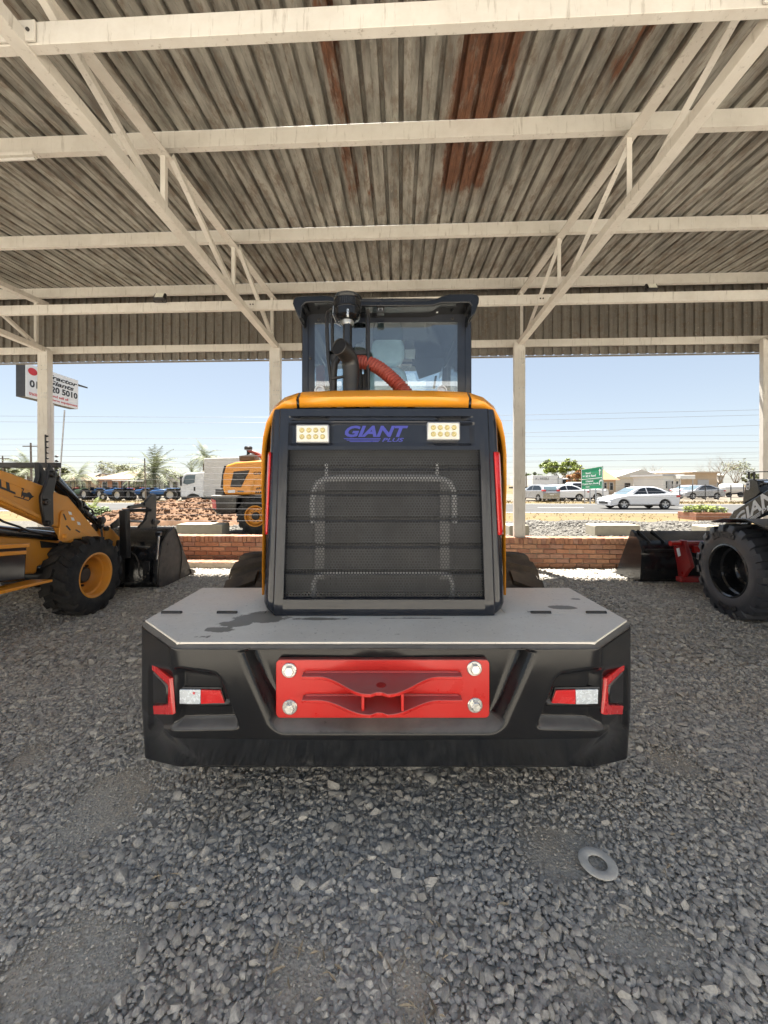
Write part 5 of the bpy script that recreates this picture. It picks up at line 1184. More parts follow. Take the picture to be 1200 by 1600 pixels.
gp([(356, 766), (367, 765.5), (367, 770), (356, 770)], YG-0.012, 0.012, 'decal', 'letter_white', 0); gp([(371, 766.5), (381, 767), (381, 769), (371, 769)], YG-0.012, 0.012, 'decal', 'letter_black', 0)
gp([(336, 764), (350, 764), (350, 774), (336, 774)], YG+0.1, 1.0, 'rear_step', 'black_steel', 0.02)
gp([(330, 775), (371, 775), (371, 780), (369, 803), (339, 804), (332, 797)], YG-0.15, 1.6, 'counterweight', 'black_plastic', 0.04)
gp([(329.5, 774), (371, 774), (371, 775.5), (329.5, 775.5)], YG-0.16, 1.62, 'deck_plate', 'white_dull', 0.005)
gp([(330, 779), (337, 782), (338, 796), (332, 794)], YG-0.165, 0.02, 'marker_panel', 'reflector_red', 0.003)
gp([(371, 775), (450, 775), (450, 798), (371, 790)], YG+0.2, 0.9, 'frame', 'black_steel', 0.03)
GR = Matrix.Rotation(R(-90), 4, 'Z')
for wy in (YG+0.02, YG+1.30):
    b_ = empty('w', (0, 0, 0)); MTX[b_.name] = Matrix.Translation(gl.location) @ GR
    keep = MTX[gl.name]; MTX[gl.name] = MTX[b_.name]
    c = at(402, 803, wy); c.z = 0.56
    make_wheel(gl, c, 0.57, 0.42, 1 if wy < 12 else -1, 'rubber', 'yellow_worn', 0.30, 18, 0.035)
    bpy.data.objects.remove(b_)
    # the wheel was written in a frame turned by 90 degrees: turn the part back
    for ch in gl.children:
        if ch.name.startswith('tyre') and 'turned' not in ch.keys():
            ch.rotation_euler = (0, 0, R(-90)); ch['turned'] = 1
    MTX[gl.name] = keep
for ch in gl.children:
    if 'turned' in ch.keys(): del ch['turned']
c = at(388, 704, 12.1); MB().tube([c-Vector((0, 0, 0.22)), c], 0.05, 12).build('intake_pipe', 'black_steel', gl, smooth=40)
MB().lathe([(0.06, 0), (0.12, 0.03), (0.125, 0.10), (0.10, 0.13), (0, 0.13)], c, (0, 0, 1), 20).build('pre_cleaner', 'black_steel', gl, smooth=35)
gp([(373, 712), (396, 709), (398, 719), (374, 721)], 11.9, 0.5, 'engine_cover', 'dusty_steel', 0.02)
MB().tube([at(*p, 12.1) for p in ((388, 704), (394, 706), (402, 709), (409, 714), (413, 722))], 0.06, 12).build('intake_hose', 'red_hose', gl, smooth=50)
# ------------------------------------------------------------------ things beyond the wall
RND = random.Random(21)
def gnd(px, py): p = atz(px, py, 0); return Vector((p.x, p.y, 0))
# kerb blocks
for i, (px0, px1, yt_, yb_, lab) in enumerate(((275, 347, 821, 837, 'weathered concrete kerb block behind the wall left of the loader'), (930, 1001, 822.5, 837, 'weathered concrete kerb block behind the wall beside the black bucket'), (796, 827, 823, 837.5, 'concrete kerb block just right of the loader hood'), (1104, 1132, 823, 836, 'concrete kerb block half hidden behind the right tyre'))):
    Y = 11.2; a = at(px0, yb_, Y); c = at(px1, yb_, Y); h = (yb_-yt_)*Y/F+0.04
    e = empty('concrete_block', ((a.x+c.x)/2, Y, 0)); tag(e, lab, 'kerb block', 'concrete kerb blocks beyond the wall')
    MB().prism([(a.x, Y, -0.02), (c.x, Y, -0.02), (c.x, Y, h-0.03), (c.x-0.03, Y, h), (a.x+0.03, Y, h), (a.x, Y, h-0.03)], (0, 0.55, 0)).build('block', 'concrete', e, bevel=0.012)
# earth heap
def heap(name, label, outline, cat):
    pass
nx, ny = 84, 34; P_ = []
cx_, cy_ = gnd(272, 816).x, 16.0
for i in range(nx):
    row = []
    for j in range(ny):
        x = (i/(nx-1)-0.5)*2; y = (j/(ny-1)-0.5)*2
        X = cx_+x*2.9; Y = cy_+y*2.1
        base = max(0, 1-abs(x)**3.2)*max(0, 1-abs(y)**2.2)
        n_ = float(_vnoise(np.array([X+50]), np.array([Y]), 1.4, 31)[0])*0.45+float(_vnoise(np.array([X+50]), np.array([Y]), 3.4, 32)[0])*0.35+float(_vnoise(np.array([X+50]), np.array([Y]), 7.5, 33)[0])*0.26
        row.append((X, Y, -0.03+base**0.6*(0.28+0.75*n_)))
    P_.append(row)
eh = empty('earth_heap', (cx_, cy_, 0)); tag(eh, 'heap of reddish brown dug earth beyond the wall left of the loader', 'earth heap')
MB().grid(P_).build('heap', 'earth_clod', eh, smooth=60)
n = 1500; b = MB()
for k in range(n):
    i = RND.randrange(6, nx-6); j = RND.randrange(2, ny-4); p = Vector(P_[i][j]); s_ = RND.uniform(0.025, 0.10)
    q = _ico*(1+RNG.uniform(-0.3, 0.3, (12, 1)))*np.array([s_*RND.uniform(.8, 1.5), s_, s_*.75])
    b.add([p+Vector(v) for v in q], [tuple(f) for f in _icf])
tag(b.build('earth_clods', 'earth_clod', eh, smooth=30), kind='stuff')
# ------------------------------------------------------------------ leaves and trees
def leaf_cloud(b, c, rad, n, size, rr, flat=0.8):
    c = Vector(c)
    for _ in range(n):
        d = Vector((rr.gauss(0, 1), rr.gauss(0, 1), rr.gauss(0, 1))); d = d.normalized()*(rr.random()**0.45)
        p = c+Vector((d.x*rad[0], d.y*rad[1], d.z*rad[2])); a = rr.uniform(0, 6.28); t = rr.uniform(-0.9, 0.9); s_ = size*rr.uniform(0.6, 1.5)
        x = Vector((math.cos(a), math.sin(a), rr.uniform(-.5, .5)))*s_; y = Vector((-math.sin(a)*math.cos(t), math.cos(a)*math.cos(t), math.sin(t)))*s_*0.55
        b.add([p-x, p-y*0.9, p+x, p+y*0.9], [(0, 1, 2, 3)])
def grow(b, p, d, L, r, depth, rr, tips, spread=0.55, seg=5):
    n = 3; pts = [p]; rs = [r]; q = Vector(p); dd = Vector(d)
    for k in range(n):
        dd = (dd+Vector((rr.uniform(-.16, .16), rr.uniform(-.16, .16), rr.uniform(-.05, .12)))).normalized(); q = q+dd*L/n; pts.append(q.copy()); rs.append(r*(1-0.35*(k+1)/n))
    b.tube(pts, rs, seg if depth > 1 else 3, caps=False)
    if depth == 0: tips.append(q); return
    for k in range(3 if depth > 1 else 3):
        a = rr.uniform(0, 6.28); x, y = perp(dd); nd = (dd+(x*math.cos(a)+y*math.sin(a))*rr.uniform(spread*.6, spread*1.3)).normalized()
        s0 = pts[-1] if k < 2 else pts[2]; grow(b, s0, nd, L*rr.uniform(.62, .85), rs[-1]*rr.uniform(.55, .75), depth-1, rr, tips, spread, seg)
def tree(name, label, base, h, crown_w, leaf_m, bark_m, depth, nleaf, lsize, seed, cat='tree', group=None, spread=0.6):
    rr = random.Random(seed); e = empty(name, base); tag(e, label, cat, group)
    b = MB(); tips = []; base = Vector(base); th = h*0.28
    b.tube([base-Vector((0, 0, 0.1)), base+Vector((0.02*h, 0, th*0.5)), base+Vector((0, 0.01*h, th))], [h*0.034, h*0.028, h*0.024], 8)
    for k in range(5):
        a = 6.283*k/5+rr.uniform(-.3, .3); d = Vector((math.cos(a)*crown_w/h*1.15, math.sin(a)*crown_w/h*1.15, 1)).normalized(); grow(b, base+Vector((0, 0, th*rr.uniform(.8, 1))), d, h*0.30, h*0.017, depth, rr, tips, spread)
    b.build('trunk', bark_m, e, smooth=50)
    if nleaf:
        b = MB()
        for t in tips: leaf_cloud(b, t, (h*0.07, h*0.07, h*0.055), max(1, nleaf//len(tips)), lsize, rr)
        b.build('crown', leaf_m, e, fix=False)
    return e
def palm(label, base, h, fl, seed, m='leaf_palm', nf=34, group='palm trees beyond the road', trunk_r=0.2):
    rr = random.Random(seed); base = Vector(base); e = empty('palm_tree', base); tag(e, label, 'palm tree', group)
    top = base+Vector((0, 0, h))
    if h > 0.3: MB().tube([base-Vector((0, 0, .1)), base+Vector((0.05, 0, h*0.5)), top], [trunk_r*1.2, trunk_r, trunk_r*0.95], 8).build('trunk', 'tree_bark', e, smooth=50)
    b = MB()
    for k in range(nf):
        a = 6.283*k*0.382; el = R(rr.uniform(-15, 80)) if k > nf*0.25 else R(rr.uniform(-35, 10)); L = fl*rr.uniform(.8, 1.15)
        d = Vector((math.cos(a)*math.cos(el), math.sin(a)*math.cos(el), math.sin(el))); p = top.copy(); n = 9; sd = Vector((-math.sin(a), math.cos(a), 0))
        for i in range(n):
            q = p+d*L/n; w_ = fl*0.26*math.sin(math.pi*(0.12+0.86*(i+0.5)/n))
            for s_ in (-1, 1):
                for f in (0.0, 0.5):
                    m0 = p.lerp(q, f); m1 = p.lerp(q, f+0.30); tip = m0+d*w_*0.7+sd*s_*w_*0.8-Vector((0, 0, w_*rr.uniform(.1, .5)))
                    b.add([m0, m1, tip], [(0, 1, 2)])
            b.add([p-Vector((0, 0, .02)), q-Vector((0, 0, .02)), q+Vector((0, 0, .012)), p+Vector((0, 0, .012))], [(0, 1, 2, 3)])
            p = q; d = (d+Vector((0, 0, -0.17))).normalized()
    b.build('crown', m, e, fix=False); return e
def far(px, Y): return Vector(((px-CX)*Y/F, Y, 0))
palm('palm tree with full crown behind the tractors, right of the brick house', far(241, 44), 2.9, 3.3, 1, nf=44)
palm('sparse palm tree behind the tractors left of the brick house', far(122, 42), 2.4, 2.5, 2, nf=34)
palm('tall palm tree rising behind the white box truck', far(319, 50), 5.0, 2.8, 3, nf=36)
palm('palm tree half hidden by the left shed column', far(46, 36), 2.8, 2.3, 4, nf=30)
palm('smaller palm tree behind the full crowned palm', far(217, 55), 2.3, 2.8, 5, nf=32)
palm('low palm showing over the truck bonnet', far(300, 46), 2.9, 1.8, 6, nf=24)
e = palm('bright yellow green feathery palm by the roadside', far(146, 19), 0.25, 0.75, 8, 'leaf_bright', nf=22, group='roadside plants'); e.name = 'roadside_palm'
def shrub(label, base, r, h, m, n, ls, seed, group='roadside plants', name='shrub', cat='shrub'):
    rr = random.Random(seed); e = empty(name, base); tag(e, label, cat, group); b = MB()
    for k in range(9):
        a = rr.uniform(0, 6.28); q = rr.random()**.5*r*0.7; leaf_cloud(b, Vector(base)+Vector((math.cos(a)*q, math.sin(a)*q, h*rr.uniform(.35, .75))), (r*.45, r*.45, h*.35), n//9, ls, rr)
    b.build('foliage', m, e, fix=False)
    b = MB()
    for k in range(6): a = rr.uniform(0, 6.28); b.tube([Vector(base), Vector(base)+Vector((math.cos(a)*r*.5, math.sin(a)*r*.5, h*.6))], 0.012, 4)
    b.build('stems', 'tree_bark', e); return e
shrub('dark green rounded shrub by the road near the backhoe arm', far(152, 16), 0.62, 0.62, 'leaf_green', 900, 0.06, 3)
shrub('light green low shrub left of the dark rounded shrub', far(123, 15.5), 0.4, 0.42, 'leaf_bright', 500, 0.05, 4)
tree('green_tree', 'leafy yellow green tree left of the green road sign', far(876, 62), 5.6, 3.4, 'leaf_bright', 'tree_bark', 3, 7000, 0.16, 11, group='trees beyond the road')
tree('green_tree', 'low olive tree far left of the green road sign', far(836, 75), 4.2, 3.0, 'leaf_green', 'tree_bark', 2, 3500, 0.2, 12, group='trees beyond the road')
tree('autumn_tree', 'small orange brown tree just left of the green road sign', far(905, 52), 3.6, 1.4, mat('leaf_rust', (0.30, 0.13, 0.035), 0.7, var=0.3, vs=1.5), 'tree_bark', 2, 1500, 0.12, 13, group='trees beyond the road')
tree('bare_tree', 'wide leafless tree beyond the tan building at right', far(1124, 62), 6.0, 3.9, 'leaf_dry', 'bare_bark', 4, 0, 0.1, 14, group='trees beyond the road', spread=0.55)
tree('bare_tree', 'leafless tree above the white shed right of the sedan roof', far(1019, 72), 5.4, 2.5, 'leaf_dry', 'bare_bark', 3, 0, 0.1, 15, group='trees beyond the road')
tree('bare_tree', 'small leafless tree right of the green road sign', far(978, 80), 4.8, 2.6, 'leaf_dry', 'bare_bark', 3, 0, 0.1, 16, group='trees beyond the road')
tree('pale_tree', 'thinly leaved pale tree at the right behind the tank trailer', far(1150, 70), 5.4, 2.8, 'leaf_dry', 'bare_bark', 3, 900, 0.14, 17, group='trees beyond the road')
for i, (px, Y, h, lab) in enumerate(((178, 70, 5.6, 'thin grey tree above the left end of the brick house roof'), (196, 74, 5.2, 'thin grey tree above the right end of the brick house roof'), (268, 80, 4.4, 'thin grey tree between the full palm and the truck'))):
    tree('thin_tree', lab, far(px, Y), h, 3.4, 'leaf_dry', 'bare_bark', 3, 1600, 0.14, 30+i, group='thin trees behind the tractors')
for i, (px, Y, lab) in enumerate(((815, 95, 'far dusty tree just right of the shed column'), (1178, 90, 'far dusty tree behind the black loader boom'), (20, 60, 'far dusty tree at the left edge behind the backhoe'), (90, 66, 'far dusty tree right of the left shed column'))):
    tree('dusty_tree', lab, far(px, Y), 4.6, 3.2, 'leaf_dry', 'tree_bark', 2, 2600, 0.22, 50+i, group='far dusty trees')
# ------------------------------------------------------------------ cars
def arch(cx, r, z0, n=9): return [(cx+r*math.cos(t), z0+r*math.sin(t)) for t in np.linspace(math.pi, 0, n)]
def make_car(name, label, cat, group, loc, rz, kind, paint):
    """nose at local -x"""
    e = empty(name, loc, rz); tag(e, label, cat, group); L_ = dict(world=False)
    if kind == 'sedan':
        L, W = 4.37, 0.85; low = [(0.02, 0.24), (0, 0.50), (0.06, 0.62), (0.22, 0.72), (0.70, 0.82), (1.18, 0.91), (2.2, 0.93), (3.4, 0.965), (3.95, 1.00), (4.30, 0.98), (4.37, 0.86), (4.35, 0.55), (4.30, 0.26)]
        cab = [(0.98, 0.88), (1.35, 1.12), (1.80, 1.36), (2.15, 1.445), (2.55, 1.465), (2.95, 1.43), (3.35, 1.30), (3.70, 1.13), (4.02, 0.98)]; wx = (0.86, 3.44); wr = 0.315
        wins = [[(1.50, 0.96), (1.93, 1.30), (2.28, 1.39), (2.36, 0.985)], [(2.42, 0.985), (2.36, 1.395), (2.85, 1.375), (3.20, 1.26), (3.55, 1.06), (3.42, 1.015)]]
    elif kind == 'pickup':
        L, W = 5.2, 0.88; low = [(0, 0.35), (0, 0.85), (0.15, 0.98), (1.25, 1.08), (3.2, 1.10), (5.15, 1.10), (5.2, 0.6), (5.15, 0.38)]
        cab = [(1.15, 1.05), (1.65, 1.55), (1.85, 1.70), (3.1, 1.72), (3.30, 1.60), (3.42, 1.08)]; wx = (0.98, 4.15); wr = 0.37
        wins = [[(1.55, 1.14), (1.9, 1.58), (2.3, 1.60), (2.3, 1.14)], [(2.38, 1.14), (2.38, 1.60), (3.08, 1.60), (3.22, 1.16)]]
    else:
        L, W = 3.9, 0.83; low = [(0.02, 0.24), (0, 0.52), (0.08, 0.70), (0.75, 0.86), (1.0, 0.92), (2.4, 0.95), (3.80, 0.98), (3.9, 0.80), (3.87, 0.26)]
        cab = [(0.85, 0.90), (1.5, 1.38), (1.9, 1.48), (3.1, 1.47), (3.55, 1.30), (3.82, 0.98)]; wx = (0.75, 3.15); wr = 0.30
        wins = [[(1.25, 0.98), (1.65, 1.32), (2.1, 1.40), (2.1, 1.0)], [(2.16, 1.0), (2.16, 1.40), (3.0, 1.39), (3.35, 1.22), (3.5, 1.02)]]
    bot = []
    for w_ in wx[::-1]: bot += [(x, z) for x, z in arch(w_, wr+0.05, 0.30)][::-1]
    side = low[:1]+low[1:]+[(low[-1][0]-0.02, 0.22)]+[p for p in bot if p[1] > 0.2]+[(low[0][0]+0.05, 0.22)]
    b = MB().prism([(x, -W, z) for x, z in side], (0, 2*W, 0)); b.build('body', paint, e, bevel=0.06, seg=3, **L_)
    z0 = min(z for _, z in cab); z1 = max(z for _, z in cab)
    def hw(z): return (W-0.045)-(0.20)*max(0, (z-z0)/(z1-z0))
    b = MB(); n = len(cab); b.add([(x, -hw(z), z) for x, z in cab]+[(x, hw(z), z) for x, z in cab], [tuple(range(n)), tuple(range(2*n-1, n-1, -1))]+[(i, i+1, n+i+1, n+i) for i in range(n-1)]+[(n-1, 0, n, 2*n-1)])
    b.build('cabin', paint, e, bevel=0.045, seg=3, **L_)
    for s_ in (-1, 1):
        for wpts in wins:
            b = MB(); m = len(wpts); b.add([(x, s_*(hw(z)+0.008), z) for x, z in wpts]+[(x, s_*(hw(z)-0.01), z) for x, z in wpts], [tuple(range(m)), tuple(range(2*m-1, m-1, -1))]+[(i, (i+1) % m, m+(i+1) % m, m+i) for i in range(m)])
            b.build('side_window', 'tinted', e, **L_)
        fr = cab[0] if kind != 'sedan' else cab[0]
        b = MB().box((L*0.30, s_*(W+0.06), z0+0.10), (0.12, 0.16, 0.10)); b.build('wing_mirror', paint, e, bevel=0.03, **L_)
        for i_, wp in enumerate(wins): MB().box((wp[-1][0]-0.15 if i_ else wp[3][0]-0.14, s_*(W+0.006), z0-0.06), (0.16, 0.02, 0.025)).build('door_handle', paint, e, bevel=0.006, **L_)
        MB().box((0.16, s_*(W-0.17), low[1][1]+0.14), (0.30, 0.30, 0.14), Matrix.Rotation(R(-20), 3, 'Y')).build('headlight', 'led_white', e, bevel=0.04, **L_)
        MB().box((L-0.13, s_*(W-0.14), low[-3][1]-0.02), (0.26, 0.30, 0.15)).build('tail_light', 'reflector_red', e, bevel=0.03, **L_)
        for wi, w_ in enumerate(wx):
            c = Vector((w_, s_*(W-0.10), wr)); ax = Vector((0, s_, 0))
            ty = MB().lathe([(wr*0.64, -0.10), (wr*0.97, -0.10), (wr, -0.06), (wr, 0.06), (wr*0.96, 0.10), (wr*0.66, 0.105), (wr*0.62, 0.09)], c, ax, 28, close=True).build('tyre', 'rubber', e, smooth=40, **L_)
            MB().lathe([(wr*0.66, 0.095), (wr*0.60, 0.085), (wr*0.58, 0.03), (0, 0.03)], c, ax, 24, cap0=False).build('wheel_well', 'black_steel', ty, smooth=40, **L_)
            sp_ = MB()
            for k in range(5):
                a = 2*math.pi*k/5+0.3; d = Vector((math.cos(a), 0, math.sin(a))); sp_.bar(c+ax*0.085+d*wr*0.05, c+ax*0.088+d*wr*0.62, wr*0.26, 0.03, up=ax)
            sp_.lathe([(wr*0.18, 0.08), (wr*0.16, 0.105), (0, 0.105)], c, ax, 12); sp_.lathe([(wr*0.66, 0.08), (wr*0.66, 0.10), (wr*0.60, 0.10), (wr*0.60, 0.08)], c, ax, 24, close=True)
            sp_.build('rim', 'aluminium', ty, **L_)
    a, c = cab[0], cab[2 if kind == 'sedan' else 1]
    def scr(p, q, nm):
        k = 0.12; p2 = (p[0]+(q[0]-p[0])*k, p[1]+(q[1]-p[1])*k); q2 = (p[0]+(q[0]-p[0])*(1-k*.5), p[1]+(q[1]-p[1])*(1-k*.5)); d = Vector((q[0]-p[0], 0, q[1]-p[1])).normalized(); nrm = Vector((-d.z, 0, d.x)) if nm == 'windscreen' else Vector((d.z, 0, -d.x))
        f = 0.09; b = MB(); b.prism([Vector((p2[0], -hw(p2[1])+f, p2[1]))+nrm*0.008, Vector((p2[0], hw(p2[1])-f, p2[1]))+nrm*0.008, Vector((q2[0], hw(q2[1])-f*.6, q2[1]))+nrm*0.02, Vector((q2[0], -hw(q2[1])+f*.6, q2[1]))+nrm*0.02], nrm*0.012); b.build(nm, 'car_glass', e, **L_)
    scr(a, c, 'windscreen'); scr(cab[-1], cab[-3] if kind == 'sedan' else cab[-2], 'rear_window')
    MB().box((0.02, 0, 0.40), (0.10, 1.0, 0.16)).build('front_grille', 'black_steel', e, bevel=0.03, **L_)
    MB().box((L*0.5, 0, 0.30), (L*0.9, 2*W-0.3, 0.16)).build('underbody', 'black_steel', e, **L_)
    MB().box((-0.015, 0, 0.55), (0.02, 0.42, 0.09)).build('number_plate', 'letter_white', e, **L_)
    MB().box((L+0.012, 0, 0.62), (0.02, 0.42, 0.09)).build('number_plate', 'letter_white', e, **L_)
    return e
c0 = at(933, 798, 21.9)
sd = make_car('sedan_car', 'white sedan driving left along the road, side on', 'car', None, (13.7, 24.0, -0.008), -PSI*0.5, 'sedan', 'car_white'); sd.scale = (0.95,)*3
GP_ = 'vehicles parked across the road'
for nm, px, Y, rz, kind, paint, lab, cat in (
    ('parked_car', 822, 37, R(-78), 'hatch', 'car_grey', 'grey car parked nose on beside the shed column', 'car'),
    ('parked_car', 840, 36, R(-4), 'sedan', 'car_white', 'pale sedan parked side on between the grey car and the white hatchback', 'car'),
    ('parked_car', 886, 38, R(100), 'hatch', 'car_white', 'white hatchback parked showing its rear, left of the pickup', 'car'),
    ('pickup_truck', 944, 36, R(176), 'pickup', 'car_white', 'white pickup truck behind the green road sign legs', 'pickup'),
    ('parked_car', 1060, 40, R(3), 'sedan', 'car_grey', 'grey car behind the sedan boot in front of the white office', 'car'),
    ('parked_car', 1112, 44, R(184), 'sedan', 'car_white', 'white car in front of the tan building', 'car'),
    ('parked_car', 851, 46, R(10), 'hatch', 'car_white', 'white car in the second row behind the pale sedan', 'car'),
    ('parked_car', 895, 50, R(170), 'sedan', 'car_white', 'white car in the second row left of the road sign', 'car'),
    ('parked_car', 817, 44, R(20), 'hatch', 'car_white', 'white car at the back beside the shed column', 'car')):
    make_car(nm, lab, cat, GP_, far(px, Y), rz, kind, paint)
# ------------------------------------------------------------------ white box truck
tk = empty('box_truck', far(300, 25)); tag(tk, 'white box truck parked behind the earth heap', 'truck'); YT = 24.0
def tp(pts, Y, th, name, m, bevel=0.03, par=None): return MB().prism([at(px, py, Y) for px, py in pts], (0, th, 0)).build(name, m, par or tk, bevel=bevel)
tp([(282, 776), (281.5, 758), (283, 752), (287, 741), (291, 739), (319, 737.5), (319, 777)], YT, 2.1, 'cab', 'white_paint', 0.06)
tp([(286, 755), (288.5, 745), (291, 742.5), (305, 742), (304, 754), (292, 757.5)], YT-0.02, 0.03, 'side_window', 'car_glass', 0.01)
tp([(280.6, 745), (283.4, 744), (283.4, 760), (280.8, 759)], YT-0.25, 0.08, 'wing_mirror', 'black_steel', 0.02)
tp([(302.5, 761), (305, 761), (305, 767), (302.5, 767)], YT-0.02, 0.03, 'door_handle', 'black_steel', 0.005)
tp([(318.5, 717), (322, 716), (430, 713), (430, 776), (322, 776), (318.5, 775)], YT-0.1, 2.4, 'cargo_box', 'white_dull', 0.03)
tp([(316, 736), (319, 735), (319, 776), (316, 776)], YT+0.1, 1.9, 'exhaust_stack', 'concrete', 0.01)
tp([(283, 776), (430, 776), (430, 781), (283, 781)], YT+0.3, 1.6, 'chassis', 'black_steel', 0.02)
for px in (303, 385):
    for yy, s_ in ((YT+0.12, -1), (YT+2.0, 1)):
        c = at(px, 780, yy); c.z = 0.48; MB().lathe([(0.25, -0.12), (0.46, -0.12), (0.48, -0.08), (0.48, 0.08), (0.46, 0.12), (0.25, 0.12), (0.2, 0.06), (0, 0.06)], c, (0, s_, 0), 28).build('wheel', 'rubber', tk, smooth=40)
tp([(294, 777), (295, 774), (299, 772), (307, 772), (311, 774), (312, 777)], YT-0.015, 0.02, 'wheel_arch', 'black_steel', 0.01)
# ------------------------------------------------------------------ tractors in the lot
def tractor(label, loc, rz, paint, canopy, s=1.0):
    e = empty('tractor', loc, rz); e.scale = (s, s, s); tag(e, label, 'tractor', 'tractors lined up for sale'); L_ = dict(world=False)
    MB().prism([(-0.35, x, z) for x, z in ((0.3, 0.75), (0.3, 1.25), (0.5, 1.32), (1.7, 1.22), (1.95, 1.05), (1.95, 0.65))], (0.7, 0, 0)).build('bonnet', paint, e, bevel=0.08, seg=3, **L_)
    MB().box((0, 0.7, 0.68), (0.45, 2.4, 0.3)).build('frame', 'black_steel', e, bevel=0.03, **L_)
    MB().box((0, -0.35, 1.12), (0.5, 0.45, 0.12)).build('seat', 'black_plastic', e, bevel=0.04, **L_); MB().box((0, -0.6, 1.35), (0.5, 0.1, 0.4)).build('seat_back', 'black_plastic', e, bevel=0.04, **L_)
    for s_ in (-1, 1):
        for y, r, w_, nm in ((-0.4, 0.68, 0.38, 'rear_wheel'), (1.55, 0.42, 0.24, 'front_wheel')):
            c = Vector((s_*0.72, y, r)); t = MB().lathe([(r*0.58, -w_/2), (r*0.95, -w_/2), (r, -w_*0.35), (r, w_*0.35), (r*0.95, w_/2), (r*0.58, w_/2)], c, (s_, 0, 0), 24, close=True)
            for k in range(16): a = 2*math.pi*k/16; t.box(c+Vector((0, math.cos(a)*r, math.sin(a)*r)), (w_*0.96, 0.07, 0.05), Matrix.Rotation(a, 3, 'X'))
            t = t.build(nm, 'rubber', e, smooth=40, **L_)
            MB().lathe([(r*0.6, w_*0.35), (r*0.55, w_*0.1), (r*0.2, w_*0.05), (0, w_*0.1)], c, (s_, 0, 0), 20, cap0=False).build('rim', 'white_dull', t, smooth=40, **L_)
        MB().box((s_*0.70, -0.42, 1.42), (0.42, 0.95, 0.06), Matrix.Rotation(0, 3, 'X')).build('mudguard', paint, e, bevel=0.02, **L_)
    if canopy:
        for s_ in (-1, 1):
            for y in (-0.75, 0.35): MB().bar((s_*0.5, y, 1.1), (s_*0.5, y, 2.28), 0.05, 0.05).build('canopy_post', 'black_steel', e, **L_)
        MB().box((0, -0.2, 2.32), (1.25, 1.5, 0.08)).build('canopy', 'black_plastic' if canopy == 1 else 'white_dull', e, bevel=0.03, **L_)
    MB().tube([(0.18, 1.1, 1.2), (0.18, 1.1, 1.95)], 0.035, 8).build('exhaust', 'black_steel', e, **L_)
    b = MB().lathe([(0.19, -0.012), (0.2, 0.0), (0.19, 0.012), (0.18, 0)], (0, 0.18, 1.5), (0, -0.5, 0.9), 20, close=True); b.build('steering_wheel', 'black_plastic', e, **L_); return e
for px, Y, rz, m, cn, lab in ((105, 40, 60, 'tractor_red', 1, 'red tractor with canopy at the left end of the tractor row'), (138, 38, 75, 'tractor_green', 1, 'dark green tractor with canopy beside the backhoe cylinder'),
    (163, 38, 68, 'tractor_blue', 1, 'blue tractor with dark canopy above the yellow green palm'), (188, 36, 80, 'tractor_blue', 2, 'blue tractor with pale canopy above the fork bracket'), (210, 40, 62, 'tractor_red', 2, 'red tractor behind the blue ones near the palm trunk'),
    (232, 37, 70, 'tractor_blue', 0, 'blue tractor without canopy above the earth heap'), (264, 36, 100, 'tractor_blue', 0, 'bright blue tractor nearest to the white truck'), (285, 46, 80, 'tractor_green', 2, 'green tractor with pale canopy in front of the truck cab')):
    tractor(lab, far(px, Y), R(rz), m, cn, 0.8)
# ------------------------------------------------------------------ buildings
def building(name, label, px0, px1, Y, depth, zw, roof, wall_m, roof_m, zr=None, cat='building', wins=(), doors=(), group=None):
    x0, x1 = (px0-CX)*Y/F, (px1-CX)*Y/F; e = empty(name, ((x0+x1)/2, Y, 0)); tag(e, label, cat, group)
    wl_ = MB().box(((x0+x1)/2, Y+depth/2, zw/2-0.05), (x1-x0, depth, zw+0.1)).build('wall', wall_m, e)
    zr = zr or zw+1.2; ov = 0.4
    if roof == 'hip':
        k = min(depth/2, (x1-x0)/2*0.6); b = MB(); b.add([(x0-ov, Y-ov, zw), (x1+ov, Y-ov, zw), (x1+ov, Y+depth+ov, zw), (x0-ov, Y+depth+ov, zw), (x0+k, Y+depth/2, zr), (x1-k, Y+depth/2, zr)], [(0, 1, 5, 4), (1, 2, 5), (2, 3, 4, 5), (3, 0, 4), (0, 3, 2, 1)])
    elif roof == 'gable_x':
        b = MB(); b.add([(x0-ov, Y-ov, zw), (x1+ov, Y-ov, zw), (x1+ov, Y+depth+ov, zw), (x0-ov, Y+depth+ov, zw), (x0-ov, Y+depth/2, zr), (x1+ov, Y+depth/2, zr)], [(0, 1, 5, 4), (1, 2, 5), (2, 3, 4, 5), (3, 0, 4), (0, 3, 2, 1)])
    elif roof == 'gable_y':
        xm = (x0+x1)/2; b = MB(); b.add([(x0-ov, Y-ov, zw), (xm, Y-ov, zr), (x1+ov, Y-ov, zw), (x0-ov, Y+depth, zw), (xm, Y+depth, zr), (x1+ov, Y+depth, zw)], [(0, 2, 1), (3, 4, 5), (0, 1, 4, 3), (1, 2, 5, 4), (0, 3, 5, 2)])
    else: b = MB().box(((x0+x1)/2, Y+depth/2, zw+0.12), (x1-x0+0.5, depth+0.5, 0.24))
    b.build('roof', roof_m, e)
    for (a, c, z0, z1) in wins:
        xa, xb = (a-CX)*Y/F, (c-CX)*Y/F; wf_ = MB().box(((xa+xb)/2, Y-0.02, (z0+z1)/2), (xb-xa, 0.10, z1-z0)).build('window', 'white_dull', e)
        MB().box(((xa+xb)/2, Y-0.075, (z0+z1)/2), (xb-xa-0.14, 0.02, z1-z0-0.14)).build('pane', 'tinted', wf_)
    for (a, c, z1) in doors:
        xa, xb = (a-CX)*Y/F, (c-CX)*Y/F; MB().box(((xa+xb)/2, Y-0.03, z1/2), (xb-xa, 0.10, z1)).build('door', 'wall_grey', e)
    return e
